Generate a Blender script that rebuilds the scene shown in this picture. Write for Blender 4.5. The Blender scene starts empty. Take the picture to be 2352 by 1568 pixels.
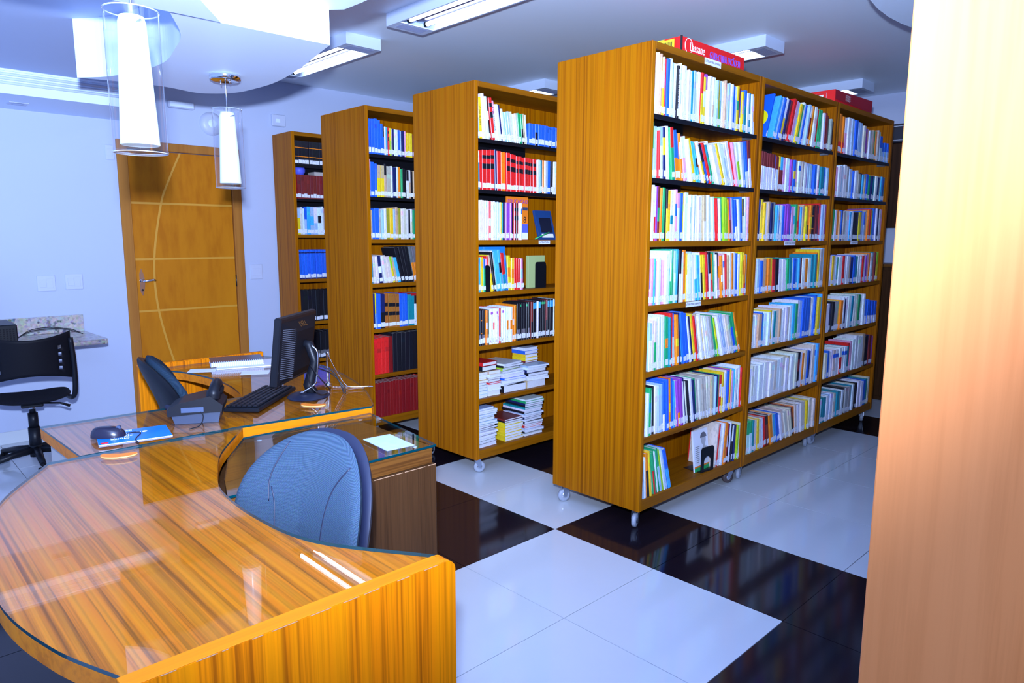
import bpy, math, random
from mathutils import Vector, Matrix
random.seed(11)
S = bpy.context.scene
COL = S.collection
PI = math.pi
R = math.radians

# ------------------------------------------------------------------ camera
cam_d = bpy.data.cameras.new('camera'); cam = bpy.data.objects.new('camera', cam_d); COL.objects.link(cam)
cam_d.sensor_width = 36.0; cam_d.lens = 1608.33 / 2352 * 36.0; cam_d.clip_start = 0.05; cam_d.clip_end = 60
cr = Vector((0.6927092, 0.72121202, 0.00268231)); cu = Vector((-0.10736951, 0.09944706, 0.98923307)); cf = Vector((-0.71318003, 0.68553885, -0.14632408))
CAMLOC = Vector((2.2942, -2.51434, 1.46869))
cam.matrix_world = Matrix(((cr.x, cu.x, -cf.x, CAMLOC.x), (cr.y, cu.y, -cf.y, CAMLOC.y), (cr.z, cu.z, -cf.z, CAMLOC.z), (0, 0, 0, 1)))
S.camera = cam

# ------------------------------------------------------------------ world, flash, exposure
w = bpy.data.worlds.new('world'); S.world = w; w.use_nodes = True
bg = w.node_tree.nodes['Background']; bg.inputs[0].default_value = (0.25, 0.43, 1.0, 1); bg.inputs[1].default_value = 1.15
# the photographer's flash, head raised about 20 cm over the lens and tilted up
fl_d = bpy.data.lights.new('camera_flash', 'SPOT'); fl = bpy.data.objects.new('camera_flash', fl_d); COL.objects.link(fl)
fl_d.energy = 1420; fl_d.color = (0.56, 0.69, 1.0); fl_d.spot_size = R(142); fl_d.spot_blend = 1.0; fl_d.shadow_soft_size = 0.035
fl.location = CAMLOC + cu * 0.21 - cr * 0.035
fl.rotation_euler = (cf * math.cos(R(34)) + cu * math.sin(R(34)) - cr * 0.22).to_track_quat('-Z', 'Y').to_euler()
S.view_settings.view_transform = 'Standard'; S.view_settings.look = 'None'
S.view_settings.exposure = 0.36; S.view_settings.gamma = 1.0; S.view_settings.use_curve_mapping = False

# ------------------------------------------------------------------ materials
def new_mat(name):
    m = bpy.data.materials.new(name); m.use_nodes = True
    return m, m.node_tree.nodes, m.node_tree.links, m.node_tree.nodes['Principled BSDF']
def mat(name, c, rough=0.5, metal=0.0, spec=0.5, emit=None, es=0.0, bump=0.0, bscale=80, coat=0.0, vary=0.0, vscale=6):
    m, N, L, b = new_mat(name)
    b.inputs['Base Color'].default_value = (*c, 1); b.inputs['Roughness'].default_value = rough
    b.inputs['Metallic'].default_value = metal; b.inputs['Specular IOR Level'].default_value = spec
    if coat: b.inputs['Coat Weight'].default_value = coat; b.inputs['Coat Roughness'].default_value = 0.05
    if emit: b.inputs['Emission Color'].default_value = (*emit, 1); b.inputs['Emission Strength'].default_value = es
    if vary or bump:
        tc = N.new('ShaderNodeTexCoord')
    if vary:
        n = N.new('ShaderNodeTexNoise'); n.inputs['Scale'].default_value = vscale; n.inputs['Detail'].default_value = 4
        L.new(tc.outputs['Object'], n.inputs['Vector'])
        mx = N.new('ShaderNodeMix'); mx.data_type = 'RGBA'
        mx.inputs[6].default_value = (*[v * (1 - vary) for v in c], 1); mx.inputs[7].default_value = (*[min(1, v * (1 + vary)) for v in c], 1)
        L.new(n.outputs['Fac'], mx.inputs[0]); L.new(mx.outputs[2], b.inputs['Base Color'])
    if bump:
        n2 = N.new('ShaderNodeTexNoise'); n2.inputs['Scale'].default_value = bscale; n2.inputs['Detail'].default_value = 3
        L.new(tc.outputs['Object'], n2.inputs['Vector'])
        bp = N.new('ShaderNodeBump'); bp.inputs['Strength'].default_value = bump; bp.inputs['Distance'].default_value = 0.002
        L.new(n2.outputs['Fac'], bp.inputs['Height']); L.new(bp.outputs[0], b.inputs['Normal'])
    return m
def wood(name, c1, c2, c3, axis='z', fine=110, rough=0.45, coarse=7, stretch=0.02, spec=0.12):
    """veneer: thin dark grain lines running along one axis over broad light streaks"""
    m, N, L, b = new_mat(name)
    tc = N.new('ShaderNodeTexCoord'); mp = N.new('ShaderNodeMapping'); L.new(tc.outputs['Object'], mp.inputs['Vector'])
    sc = [1, 1, 1]; sc['xyz'.index(axis)] = stretch; mp.inputs['Scale'].default_value = sc
    n1 = N.new('ShaderNodeTexNoise'); n1.inputs['Scale'].default_value = fine; n1.inputs['Detail'].default_value = 3; n1.inputs['Roughness'].default_value = 0.6
    n2 = N.new('ShaderNodeTexNoise'); n2.inputs['Scale'].default_value = coarse; n2.inputs['Detail'].default_value = 4
    L.new(mp.outputs[0], n1.inputs['Vector']); L.new(mp.outputs[0], n2.inputs['Vector'])
    r1 = N.new('ShaderNodeValToRGB'); r1.color_ramp.elements[0].position = 0.36; r1.color_ramp.elements[1].position = 0.58
    r1.color_ramp.elements[0].color = (*c3, 1); r1.color_ramp.elements[1].color = (*c1, 1); L.new(n1.outputs['Fac'], r1.inputs[0])
    mx = N.new('ShaderNodeMix'); mx.data_type = 'RGBA'; mx.inputs[7].default_value = (*c2, 1)
    r2 = N.new('ShaderNodeValToRGB'); r2.color_ramp.elements[0].position = 0.42; r2.color_ramp.elements[1].position = 0.68
    r2.color_ramp.elements[0].color = (0, 0, 0, 1); r2.color_ramp.elements[1].color = (0.75, 0.75, 0.75, 1)
    L.new(n2.outputs['Fac'], r2.inputs[0]); L.new(r2.outputs[0], mx.inputs[0]); L.new(r1.outputs[0], mx.inputs[6])
    L.new(mx.outputs[2], b.inputs['Base Color'])
    b.inputs['Roughness'].default_value = rough; b.inputs['Specular IOR Level'].default_value = spec
    bp = N.new('ShaderNodeBump'); bp.inputs['Strength'].default_value = 0.06; bp.inputs['Distance'].default_value = 0.001
    L.new(n1.outputs['Fac'], bp.inputs['Height']); L.new(bp.outputs[0], b.inputs['Normal'])
    return m
def glass(name, tint=(0.96, 0.99, 0.98), ior=1.5, gloss=1.0, rough=0.0):
    m = bpy.data.materials.new(name); m.use_nodes = True; N = m.node_tree.nodes; L = m.node_tree.links; N.clear()
    o = N.new('ShaderNodeOutputMaterial'); t = N.new('ShaderNodeBsdfTransparent'); t.inputs[0].default_value = (*tint, 1)
    g = N.new('ShaderNodeBsdfGlossy'); g.inputs['Roughness'].default_value = rough; g.inputs[0].default_value = (gloss, gloss, gloss, 1)
    lw = N.new('ShaderNodeLayerWeight'); lw.inputs[0].default_value = 0.5
    pw = N.new('ShaderNodeMath'); pw.operation = 'POWER'; pw.inputs[1].default_value = 5.0; L.new(lw.outputs['Facing'], pw.inputs[0])
    r0 = ((ior - 1) / (ior + 1)) ** 2
    f = N.new('ShaderNodeMath'); f.operation = 'MULTIPLY_ADD'; f.inputs[1].default_value = 1 - r0; f.inputs[2].default_value = r0; L.new(pw.outputs[0], f.inputs[0])
    mx = N.new('ShaderNodeMixShader'); L.new(f.outputs[0], mx.inputs[0]); L.new(t.outputs[0], mx.inputs[1]); L.new(g.outputs[0], mx.inputs[2]); L.new(mx.outputs[0], o.inputs[0])
    return m
M = {}
M['wall'] = mat('wall_paint', (0.47, 0.535, 0.72), 0.6, vary=0.02, vscale=2, bump=0.05, bscale=30)
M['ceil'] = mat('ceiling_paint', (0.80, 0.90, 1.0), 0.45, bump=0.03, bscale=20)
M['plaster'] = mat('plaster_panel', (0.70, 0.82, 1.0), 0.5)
M['lowceil'] = mat('low_ceiling_dimmed_paint', (0.44, 0.52, 0.72), 0.6)  # white ceiling darkened: weak grazing flash light put into the base colour
M['tile_w'] = mat('white_tile', (0.60, 0.645, 0.69), 0.09, spec=0.4, vary=0.05, vscale=3)
M['tile_k'] = mat('black_tile', (0.010, 0.007, 0.012), 0.10, spec=0.28)
M['grout'] = mat('grout', (0.10, 0.08, 0.10), 0.9)
OC1, OC2, OC3 = (0.3713, 0.108, 0.0003), (0.4424, 0.153, 0.0004), (0.1975, 0.05214, 0.000395)
M['wz'] = wood('veneer_upright', OC1, OC2, OC3, 'z', 130, coarse=40, stretch=0.006)
M['wy'] = wood('veneer_along_y', (0.2844, 0.09085, 0.00158), (0.3318, 0.1185, 0.00237), (0.1817, 0.0553, 0.00158), 'y', 90)
M['wx'] = wood('desk_veneer', (0.53, 0.132, 0.0005), (0.62, 0.20, 0.001), (0.20, 0.056, 0.002), 'x', 130, coarse=40, stretch=0.007, spec=0.04)
M['wpz'] = wood('desk_panel_veneer', (0.7268, 0.1857, 0.00079), (0.7505, 0.237, 0.00079), (0.3318, 0.079, 0.00079), 'z', 120, coarse=30, stretch=0.010)
M['wbar'] = wood('desk_rail_veneer', (0.60, 0.165, 0.002), (0.64, 0.20, 0.003), (0.42, 0.105, 0.002), 'y', 60)
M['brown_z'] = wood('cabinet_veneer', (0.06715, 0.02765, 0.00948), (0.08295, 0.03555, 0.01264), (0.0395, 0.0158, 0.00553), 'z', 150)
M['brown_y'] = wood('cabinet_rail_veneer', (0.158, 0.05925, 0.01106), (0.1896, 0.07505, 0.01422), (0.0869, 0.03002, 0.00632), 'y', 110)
M['pillar'] = wood('pillar_veneer', (0.72, 0.228, 0.062), (0.77, 0.265, 0.08), (0.64, 0.195, 0.05), 'z', 70, coarse=6, stretch=0.03, rough=0.4)
M['door'] = wood('door_veneer', (0.5214, 0.1738, 0.00632), (0.5846, 0.2133, 0.0079), (0.4424, 0.1343, 0.00474), 'z', 14, coarse=3, stretch=0.25)
M['frame'] = wood('door_frame_wood', (0.395, 0.1501, 0.02765), (0.4424, 0.1817, 0.0316), (0.316, 0.1106, 0.01975), 'z', 40)
M['inlay'] = mat('door_inlay', (0.632, 0.3002, 0.0316), 0.35)
M['darkwood'] = wood('dark_panel_wood', (0.0474, 0.01975, 0.00948), (0.0632, 0.0237, 0.01106), (0.02765, 0.01185, 0.00632), 'z', 50)
M['chip'] = mat('chipped_edge', (0.42, 0.24, 0.13), 0.8)
M['cream'] = mat('cream_laminate', (0.4898, 0.4345, 0.395), 0.4)
M['blackmetal'] = mat('black_metal', (0.006, 0.006, 0.009), 0.35)
M['black'] = mat('black_plastic', (0.006, 0.007, 0.011), 0.38, spec=0.22)
M['blackmatte'] = mat('black_matte_plastic', (0.005, 0.005, 0.008), 0.6, spec=0.15)
M['darkblue'] = mat('navy_plastic', (0.007, 0.010, 0.030), 0.5)
M['phone'] = mat('phone_plastic', (0.02765, 0.0395, 0.07505), 0.35)
M['slate'] = mat('slate_plastic', (0.04345, 0.06715, 0.1343), 0.35)
M['chrome'] = mat('chrome', (0.75, 0.78, 0.85), 0.12, 1.0)
M['steel'] = mat('steel', (0.42, 0.47, 0.58), 0.3, 0.9)
M['wheel'] = mat('grey_wheel_rubber', (0.3318, 0.3713, 0.4582), 0.45)
M['wheeld'] = mat('brown_wheel_rubber', (0.079, 0.0553, 0.0553), 0.5)
M['white'] = mat('white_plastic', (0.5214, 0.5767, 0.7426), 0.4)
M['paper'] = mat('paper', (0.80, 0.84, 0.97), 0.7)
M['pages'] = mat('page_block', (0.70, 0.69, 0.72), 0.8, vary=0.08, vscale=120)
M['granite'] = mat('granite', (0.3318, 0.2844, 0.2607), 0.2)
M['fixture'] = mat('fixture_enamel', (0.60, 0.70, 0.88), 0.3)
M['reflector'] = mat('reflector', (0.05, 0.04, 0.10), 0.35, 0.3)
M['grille'] = mat('fixture_grille', (0.25, 0.28, 0.42), 0.4)
M['tube'] = mat('fluorescent_tube', (0.9, 0.92, 1), 0.4, emit=(0.66, 0.78, 1.0), es=10.0)
M['shade'] = mat('opal_glass_shade', (0.62, 0.72, 0.80), 0.25, emit=(0.80, 0.95, 1.0), es=0.20)
M['glass'] = glass('clear_glass', (0.975, 0.985, 1.0), 1.75)
M['deskglass'] = glass('desk_glass', (0.95, 0.975, 0.95), 1.20)
M['rim'] = mat('cut_glass_rim', (0.55, 0.62, 0.75), 0.1, 0.4)
M['glassedge'] = mat('glass_edge', (0.0, 0.035, 0.05), 0.15)
M['orange'] = mat('orange_plastic', (0.85, 0.22, 0.01), 0.4)
M['orangeedge'] = mat('orange_edge', (0.80, 0.42, 0.12), 0.5)
M['fabric'] = None
M['fabric2'] = None
M['redbox'] = mat('red_card', (0.85, 0.012, 0.012), 0.4)
M['redbox2'] = mat('dark_red_card', (0.42, 0.012, 0.02), 0.35)
M['yellow'] = mat('yellow_print', (0.85, 0.68, 0.02), 0.5)
M['blueprint'] = mat('blue_print', (0.10, 0.13, 0.85), 0.5)
M['ink'] = mat('black_ink', (0.01, 0.01, 0.015), 0.6)
M['whiteink'] = mat('white_ink', (0.88, 0.9, 0.95), 0.6)
M['purpleink'] = mat('purple_ink', (0.25, 0.03, 0.35), 0.6)
M['greenprint'] = mat('green_print', (0.02, 0.42, 0.12), 0.6)
M['orangeprint'] = mat('orange_print', (0.90, 0.22, 0.01), 0.6)
M['greyink'] = mat('grey_ink', (0.13, 0.13, 0.17), 0.6)
M['skinprint'] = mat('grey_photo_print', (0.45, 0.46, 0.52), 0.6)
M['gold'] = mat('dull_gold', (0.237, 0.1264, 0.0474), 0.35, 0.8)
M['cable'] = mat('black_cable', (0.008, 0.008, 0.012), 0.45)

def fabric(name, c1, c2, scale=520):
    m, N, L, b = new_mat(name)
    tc = N.new('ShaderNodeTexCoord'); ck = N.new('ShaderNodeTexChecker'); ck.inputs['Scale'].default_value = scale
    mp = N.new('ShaderNodeMapping'); mp.inputs['Rotation'].default_value = (0, R(45), R(0)); L.new(tc.outputs['Object'], mp.inputs[0]); L.new(mp.outputs[0], ck.inputs[0])
    ck.inputs[1].default_value = (*c1, 1); ck.inputs[2].default_value = (*c2, 1)
    n = N.new('ShaderNodeTexNoise'); n.inputs['Scale'].default_value = 300; L.new(tc.outputs['Object'], n.inputs['Vector'])
    mx = N.new('ShaderNodeMix'); mx.data_type = 'RGBA'; mx.blend_type = 'MULTIPLY'; mx.inputs[0].default_value = 0.5
    L.new(ck.outputs[0], mx.inputs[6]); L.new(n.outputs['Color'], mx.inputs[7]); L.new(mx.outputs[2], b.inputs['Base Color'])
    b.inputs['Roughness'].default_value = 0.95; b.inputs['Specular IOR Level'].default_value = 0.08
    bp = N.new('ShaderNodeBump'); bp.inputs['Strength'].default_value = 0.3; bp.inputs['Distance'].default_value = 0.001
    L.new(ck.outputs['Fac'], bp.inputs['Height']); L.new(bp.outputs[0], b.inputs['Normal'])
    return m
M['fabric'] = fabric('grey_blue_fabric', (0.024, 0.048, 0.088), (0.068, 0.110, 0.160))
M['fabric2'] = fabric('blue_fabric', (0.010, 0.026, 0.055), (0.036, 0.068, 0.105))

def granite():
    m = M['granite']; N = m.node_tree.nodes; L = m.node_tree.links; b = N['Principled BSDF']
    tc = N.new('ShaderNodeTexCoord'); v = N.new('ShaderNodeTexVoronoi'); v.inputs['Scale'].default_value = 60; n = N.new('ShaderNodeTexNoise'); n.inputs['Scale'].default_value = 22; n.inputs['Detail'].default_value = 6
    L.new(tc.outputs['Object'], v.inputs['Vector']); L.new(tc.outputs['Object'], n.inputs['Vector'])
    r = N.new('ShaderNodeValToRGB'); r.color_ramp.elements[0].position = 0.34; r.color_ramp.elements[0].color = (0.03, 0.03, 0.05, 1)
    r.color_ramp.elements[1].position = 0.44; r.color_ramp.elements[1].color = (0.48, 0.42, 0.40, 1)
    e = r.color_ramp.elements.new(0.62); e.color = (0.40, 0.30, 0.22, 1)
    L.new(n.outputs['Fac'], r.inputs[0])
    mx = N.new('ShaderNodeMix'); mx.data_type = 'RGBA'; mx.inputs[0].default_value = 0.25; L.new(r.outputs[0], mx.inputs[6]); L.new(v.outputs['Color'], mx.inputs[7])
    hs = N.new('ShaderNodeHueSaturation'); hs.inputs['Saturation'].default_value = 0.55; L.new(mx.outputs[2], hs.inputs['Color']); L.new(hs.outputs[0], b.inputs['Base Color'])
granite()
def book_mat():
    """printed covers: colour comes per face from the 'Col' attribute, with small printed marks over it"""
    m, N, L, b = new_mat('printed_cover')
    a = N.new('ShaderNodeAttribute'); a.attribute_name = 'Col'
    tc = N.new('ShaderNodeTexCoord'); mp = N.new('ShaderNodeMapping'); mp.inputs['Scale'].default_value = (90, 160, 45); L.new(tc.outputs['Object'], mp.inputs[0])
    n = N.new('ShaderNodeTexNoise'); n.inputs['Scale'].default_value = 1.0; n.inputs['Detail'].default_value = 2; L.new(mp.outputs[0], n.inputs['Vector'])
    r = N.new('ShaderNodeValToRGB'); r.color_ramp.elements[0].position = 0.36; r.color_ramp.elements[0].color = (0.50, 0.52, 0.58, 1); r.color_ramp.elements[1].position = 0.46; r.color_ramp.elements[1].color = (1, 1, 1, 1)
    L.new(n.outputs['Fac'], r.inputs[0])
    mx = N.new('ShaderNodeMix'); mx.data_type = 'RGBA'; mx.blend_type = 'MULTIPLY'; mx.inputs[0].default_value = 0.4
    L.new(a.outputs['Color'], mx.inputs[6]); L.new(r.outputs[0], mx.inputs[7]); L.new(mx.outputs[2], b.inputs['Base Color'])
    b.inputs['Roughness'].default_value = 0.35
    return m
M['book'] = book_mat()
M['bookpages'] = mat('book_page_edges', (0.58, 0.55, 0.53), 0.85, vary=0.12, vscale=300)
def sticker_mat():
    m, N, L, b = new_mat('spine_sticker')
    tc = N.new('ShaderNodeTexCoord'); mp = N.new('ShaderNodeMapping'); mp.inputs['Scale'].default_value = (60, 150, 400); L.new(tc.outputs['Object'], mp.inputs[0])
    n = N.new('ShaderNodeTexNoise'); n.inputs['Scale'].default_value = 1.0; L.new(mp.outputs[0], n.inputs['Vector'])
    r = N.new('ShaderNodeValToRGB'); r.color_ramp.elements[0].position = 0.36; r.color_ramp.elements[0].color = (0.30, 0.33, 0.45, 1); r.color_ramp.elements[1].position = 0.43; r.color_ramp.elements[1].color = (0.84, 0.87, 0.97, 1)
    L.new(n.outputs['Fac'], r.inputs[0]); L.new(r.outputs[0], b.inputs['Base Color']); b.inputs['Roughness'].default_value = 0.3
    return m
M['sticker'] = sticker_mat()
M['pageedge'] = mat('page_edges', (0.66, 0.68, 0.78), 0.8, vary=0.25, vscale=260)

# ------------------------------------------------------------------ helpers
class MB:
    """collects boxes, tubes, prisms in one mesh"""
    def __init__(s): s.v = []; s.f = []; s.c = []; s.mi = []; s.sm = []
    def add(s, vs, fs, col=None, mi=0, smooth=False):
        o = len(s.v); s.v += [tuple(p) for p in vs]
        for f in fs: s.f.append(tuple(i + o for i in f)); s.c.append(col); s.mi.append(mi); s.sm.append(smooth)
        return s
    def box(s, x0, x1, y0, y1, z0, z1, col=None, mi=0, T=None):
        vs = [(x, y, z) for z in (z0, z1) for y in (y0, y1) for x in (x0, x1)]
        if T is not None: vs = [T @ Vector(p) for p in vs]
        return s.add(vs, [(0, 2, 3, 1), (4, 5, 7, 6), (0, 1, 5, 4), (2, 6, 7, 3), (0, 4, 6, 2), (1, 3, 7, 5)], col, mi)
    def bbox(s, x0, x1, y0, y1, z0, z1, b=0.004, col=None, mi=0, T=None):
        """box with chamfered edges"""
        X = (x0, x1); Y = (y0, y1); Z = (z0, z1); vs = []; idx = {}
        for i in (0, 1):
            for j in (0, 1):
                for k in (0, 1):
                    sx, sy, sz = (1 if i == 0 else -1), (1 if j == 0 else -1), (1 if k == 0 else -1)
                    for a, (dx, dy, dz) in enumerate(((0, b, b), (b, 0, b), (b, b, 0))):
                        idx[(i, j, k, a)] = len(vs); vs.append((X[i] + sx * dx, Y[j] + sy * dy, Z[k] + sz * dz))
        fs = []
        for i in (0, 1): fs.append([idx[(i, j, k, 0)] for j, k in ((0, 0), (0, 1), (1, 1), (1, 0))][::(1 if i == 0 else -1)])
        for j in (0, 1): fs.append([idx[(i, j, k, 1)] for i, k in ((0, 0), (1, 0), (1, 1), (0, 1))][::(1 if j == 0 else -1)])
        for k in (0, 1): fs.append([idx[(i, j, k, 2)] for i, j in ((0, 0), (0, 1), (1, 1), (1, 0))][::(1 if k == 0 else -1)])
        for i in (0, 1):
            for j in (0, 1): fs.append([idx[(i, j, 0, 0)], idx[(i, j, 0, 1)], idx[(i, j, 1, 1)], idx[(i, j, 1, 0)]])
            for k in (0, 1): fs.append([idx[(i, 0, k, 0)], idx[(i, 0, k, 2)], idx[(i, 1, k, 2)], idx[(i, 1, k, 0)]])
        for j in (0, 1):
            for k in (0, 1): fs.append([idx[(0, j, k, 1)], idx[(0, j, k, 2)], idx[(1, j, k, 2)], idx[(1, j, k, 1)]])
        for i in (0, 1):
            for j in (0, 1):
                for k in (0, 1): fs.append([idx[(i, j, k, a)] for a in (0, 1, 2)])
        if T is not None: vs = [T @ Vector(p) for p in vs]
        return s.add(vs, fs, col, mi)
    def tube(s, pts, r, n=8, caps=True, col=None, mi=0, smooth=True):
        pts = [Vector(p) for p in pts]; rr = r if isinstance(r, (list, tuple)) else [r] * len(pts); vs = []; fs = []
        prev = None
        for i, p in enumerate(pts):
            d = (pts[min(i + 1, len(pts) - 1)] - pts[max(i - 1, 0)]).normalized()
            a = prev if prev is not None else (Vector((0, 0, 1)) if abs(d.z) < 0.9 else Vector((1, 0, 0)))
            u = (a - d * a.dot(d)).normalized(); prev = u; v = d.cross(u)
            for k in range(n):
                t = 2 * PI * k / n; vs.append(p + (u * math.cos(t) + v * math.sin(t)) * rr[i])
        for i in range(len(pts) - 1):
            for k in range(n): fs.append((i * n + k, i * n + (k + 1) % n, (i + 1) * n + (k + 1) % n, (i + 1) * n + k))
        s.add(vs, fs, col, mi, smooth)
        if caps:
            o = len(s.v) - len(vs)
            s.f += [tuple(o + k for k in range(n))[::-1], tuple(o + (len(pts) - 1) * n + k for k in range(n))]; s.c += [col] * 2; s.mi += [mi] * 2; s.sm += [False] * 2
        return s
    def lathe(s, prof, n=24, T=None, col=None, mi=0, smooth=True):
        """prof: list of (r, z)"""
        vs = [(r * math.cos(2 * PI * k / n), r * math.sin(2 * PI * k / n), z) for r, z in prof for k in range(n)]
        if T is not None: vs = [T @ Vector(p) for p in vs]
        fs = [(i * n + k, i * n + (k + 1) % n, (i + 1) * n + (k + 1) % n, (i + 1) * n + k) for i in range(len(prof) - 1) for k in range(n)]
        return s.add(vs, fs, col, mi, smooth)
    def prism(s, poly, z0, z1, col=None, mi=0, mside=None, T=None):
        n = len(poly); vs = [(x, y, z0) for x, y in poly] + [(x, y, z1) for x, y in poly]
        if T is not None: vs = [T @ Vector(p) for p in vs]
        s.add(vs, [tuple(range(n))[::-1], tuple(range(n, 2 * n))], col, mi)
        return s.add(vs, [(i, (i + 1) % n, (i + 1) % n + n, i + n) for i in range(n)], col, mi if mside is None else mside)
    def build(s, name, mats, parent=None, loc=None):
        me = bpy.data.meshes.new(name); me.from_pydata(s.v, [], s.f)
        for m in (mats if isinstance(mats, (list, tuple)) else [mats]): me.materials.append(m)
        me.polygons.foreach_set('material_index', s.mi); me.polygons.foreach_set('use_smooth', s.sm)
        if any(c is not None for c in s.c):
            at = me.color_attributes.new('Col', 'FLOAT_COLOR', 'CORNER'); buf = []
            for f, c in zip(s.f, s.c): buf += list((*(c or (0.5, 0.5, 0.5)), 1.0)) * len(f)
            at.data.foreach_set('color', buf)
        me.update(); return link(name, me, parent, loc)
def link(name, me, parent=None, loc=None):
    o = bpy.data.objects.new(name, me); COL.objects.link(o)
    if parent is not None: o.parent = parent
    if loc is not None: o.location = loc
    return o
def tag(o, label=None, cat=None, group=None, kind=None):
    if label: o['label'] = label
    if cat: o['category'] = cat
    if group: o['group'] = group
    if kind: o['kind'] = kind
    return o
def thing(name, label, cat, loc=(0, 0, 0), rz=0, group=None):
    o = bpy.data.objects.new(name, None); COL.objects.link(o); o.location = loc; o.rotation_euler = (0, 0, rz)
    o.empty_display_size = 0.05
    return tag(o, label, cat, group)
def copy_tree(o, parent=None):
    c = o.copy(); COL.objects.link(c); c.parent = parent
    for ch in list(o.children): copy_tree(ch, c)
    return c
def spline(pts, n=8, closed=False):
    out = []; P = [Vector(p) for p in pts]; N = len(P)
    rng = N if closed else N - 1
    for i in range(rng):
        p0 = P[(i - 1) % N] if closed or i > 0 else P[0] * 2 - P[1]; p1 = P[i]; p2 = P[(i + 1) % N]
        p3 = P[(i + 2) % N] if closed or i + 2 < N else P[-1] * 2 - P[-2]
        for k in range(n):
            t = k / n
            out.append(0.5 * ((2 * p1) + (p2 - p0) * t + (2 * p0 - 5 * p1 + 4 * p2 - p3) * t * t + (3 * p1 - p0 - 3 * p2 + p3) * t ** 3))
    if not closed: out.append(P[-1])
    return out
def text(name, body, size, m, parent, mtx, ext=0.0006, align='CENTER', scx=1.0, shear=0.0):
    cu_ = bpy.data.curves.new(name, 'FONT'); cu_.body = body; cu_.size = size; cu_.extrude = ext; cu_.align_x = align; cu_.align_y = 'CENTER'; cu_.resolution_u = 2; cu_.shear = shear
    o = bpy.data.objects.new(name, cu_); COL.objects.link(o); bpy.context.view_layer.update()
    me = bpy.data.meshes.new_from_object(o.evaluated_get(bpy.context.evaluated_depsgraph_get())); bpy.data.objects.remove(o)
    me.transform(mtx @ Matrix.Diagonal((scx, 1, 1, 1))); me.materials.clear(); me.materials.append(m)
    return link(name, me, parent)
def frame(origin, right, up):
    """matrix taking local x,y to the given directions, z to their cross product"""
    r_ = Vector(right).normalized(); u_ = Vector(up).normalized(); n_ = r_.cross(u_)
    return Matrix(((r_.x, u_.x, n_.x, origin[0]), (r_.y, u_.y, n_.y, origin[1]), (r_.z, u_.z, n_.z, origin[2]), (0, 0, 0, 1)))
def RZ(a, loc=(0, 0, 0)): return Matrix.Translation(loc) @ Matrix.Rotation(a, 4, 'Z')

WX = -3.70      # wall with the door
FY = 4.75       # far wall
CZ = 2.81       # main ceiling
LZ = 2.48       # lowered ceiling over the desks
LY = -0.85      # where the lowered ceiling stops
X1, Y0 = 3.4, -3.6

# ------------------------------------------------------------------ the setting
tag(MB().box(WX, X1, Y0, FY, -0.06, -0.004).build('floor', M['grout']), 'glossy black and white porcelain tile floor', kind='structure')
floor = bpy.data.objects['floor']
T = 0.6; g = 0.0016
tw = MB().box(g, T - g, g, T - g, -0.02, 0).build('tile', M['tile_w'], floor); tk = MB().box(g, T - g, g, T - g, -0.02, 0).build('tile', M['tile_k'], floor)
def black(u, v):
    if v >= 6: return False
    if v == 5: return True
    if v >= 1: return -2 <= u < 0
    if v == 0: return not (-2 <= u < 0)
    return (-2 <= u < 0) or u >= 2
first = {True: tk, False: tw}
for u in range(-7, 6):
    for v in range(-6, 8):
        x, y = u * T, v * T
        k = black(u, v)
        o = first.pop(k, None) or link('tile', (tk if k else tw).data, floor)
        o.location = (max(x, WX) if x >= WX - 0.55 else x, y, 0)
        if x < WX: o.scale.x = (x + T - WX) / T if x + T > WX else 0.01; o.location.x = WX
def struct(name, mb, m, label=None): return tag(mb.build(name, m), label, kind='structure')
wl = struct('wall_left', MB().box(WX - 0.12, WX, Y0, -0.90, 0, CZ).box(WX - 0.12, WX, 0.03, FY, 0, CZ).box(WX - 0.12, WX, -0.90, 0.03, 2.19, CZ), M['wall'], 'white painted wall around the wooden door')
struct('wall_far', MB().box(WX - 0.12, X1, FY, FY + 0.12, 0, CZ), M['wall'], 'white wall behind the far end of the bookcases')
struct('wall_right', MB().box(X1, X1 + .12, .6, FY + .12, 0, CZ), M['wall'], 'white wall beyond the pillar on the right')
struct('baseboard_left', MB().bbox(WX, WX + 0.012, Y0, -0.92, 0, 0.09, 0.003).bbox(WX, WX + 0.012, 0.06, FY, 0, 0.09, 0.003), M['tile_w'], 'pale tile baseboard under the white wall')
struct('ceiling', MB().box(WX - 0.12, X1, LY, FY + 0.12, CZ, CZ + 0.1), M['ceil'], 'flat white ceiling over the bookcases')
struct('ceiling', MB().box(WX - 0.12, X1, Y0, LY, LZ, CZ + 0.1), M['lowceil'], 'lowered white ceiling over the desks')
sof = struct('trim_1', MB().box(WX, -3.07, Y0, LY, 2.335, LZ), M['plaster'], 'plaster soffit box along the wall with moulded strips')
for k in range(3):
    z = 2.398 + k * 0.026
    MB().tube([(-3.066, Y0, z), (-3.066, LY, z)], 0.0085, 8).build('moulding', M['plaster'], sof)
MB().box(-3.07, -3.058, Y0, LY, 2.468, LZ).build('moulding', M['plaster'], sof)
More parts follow.
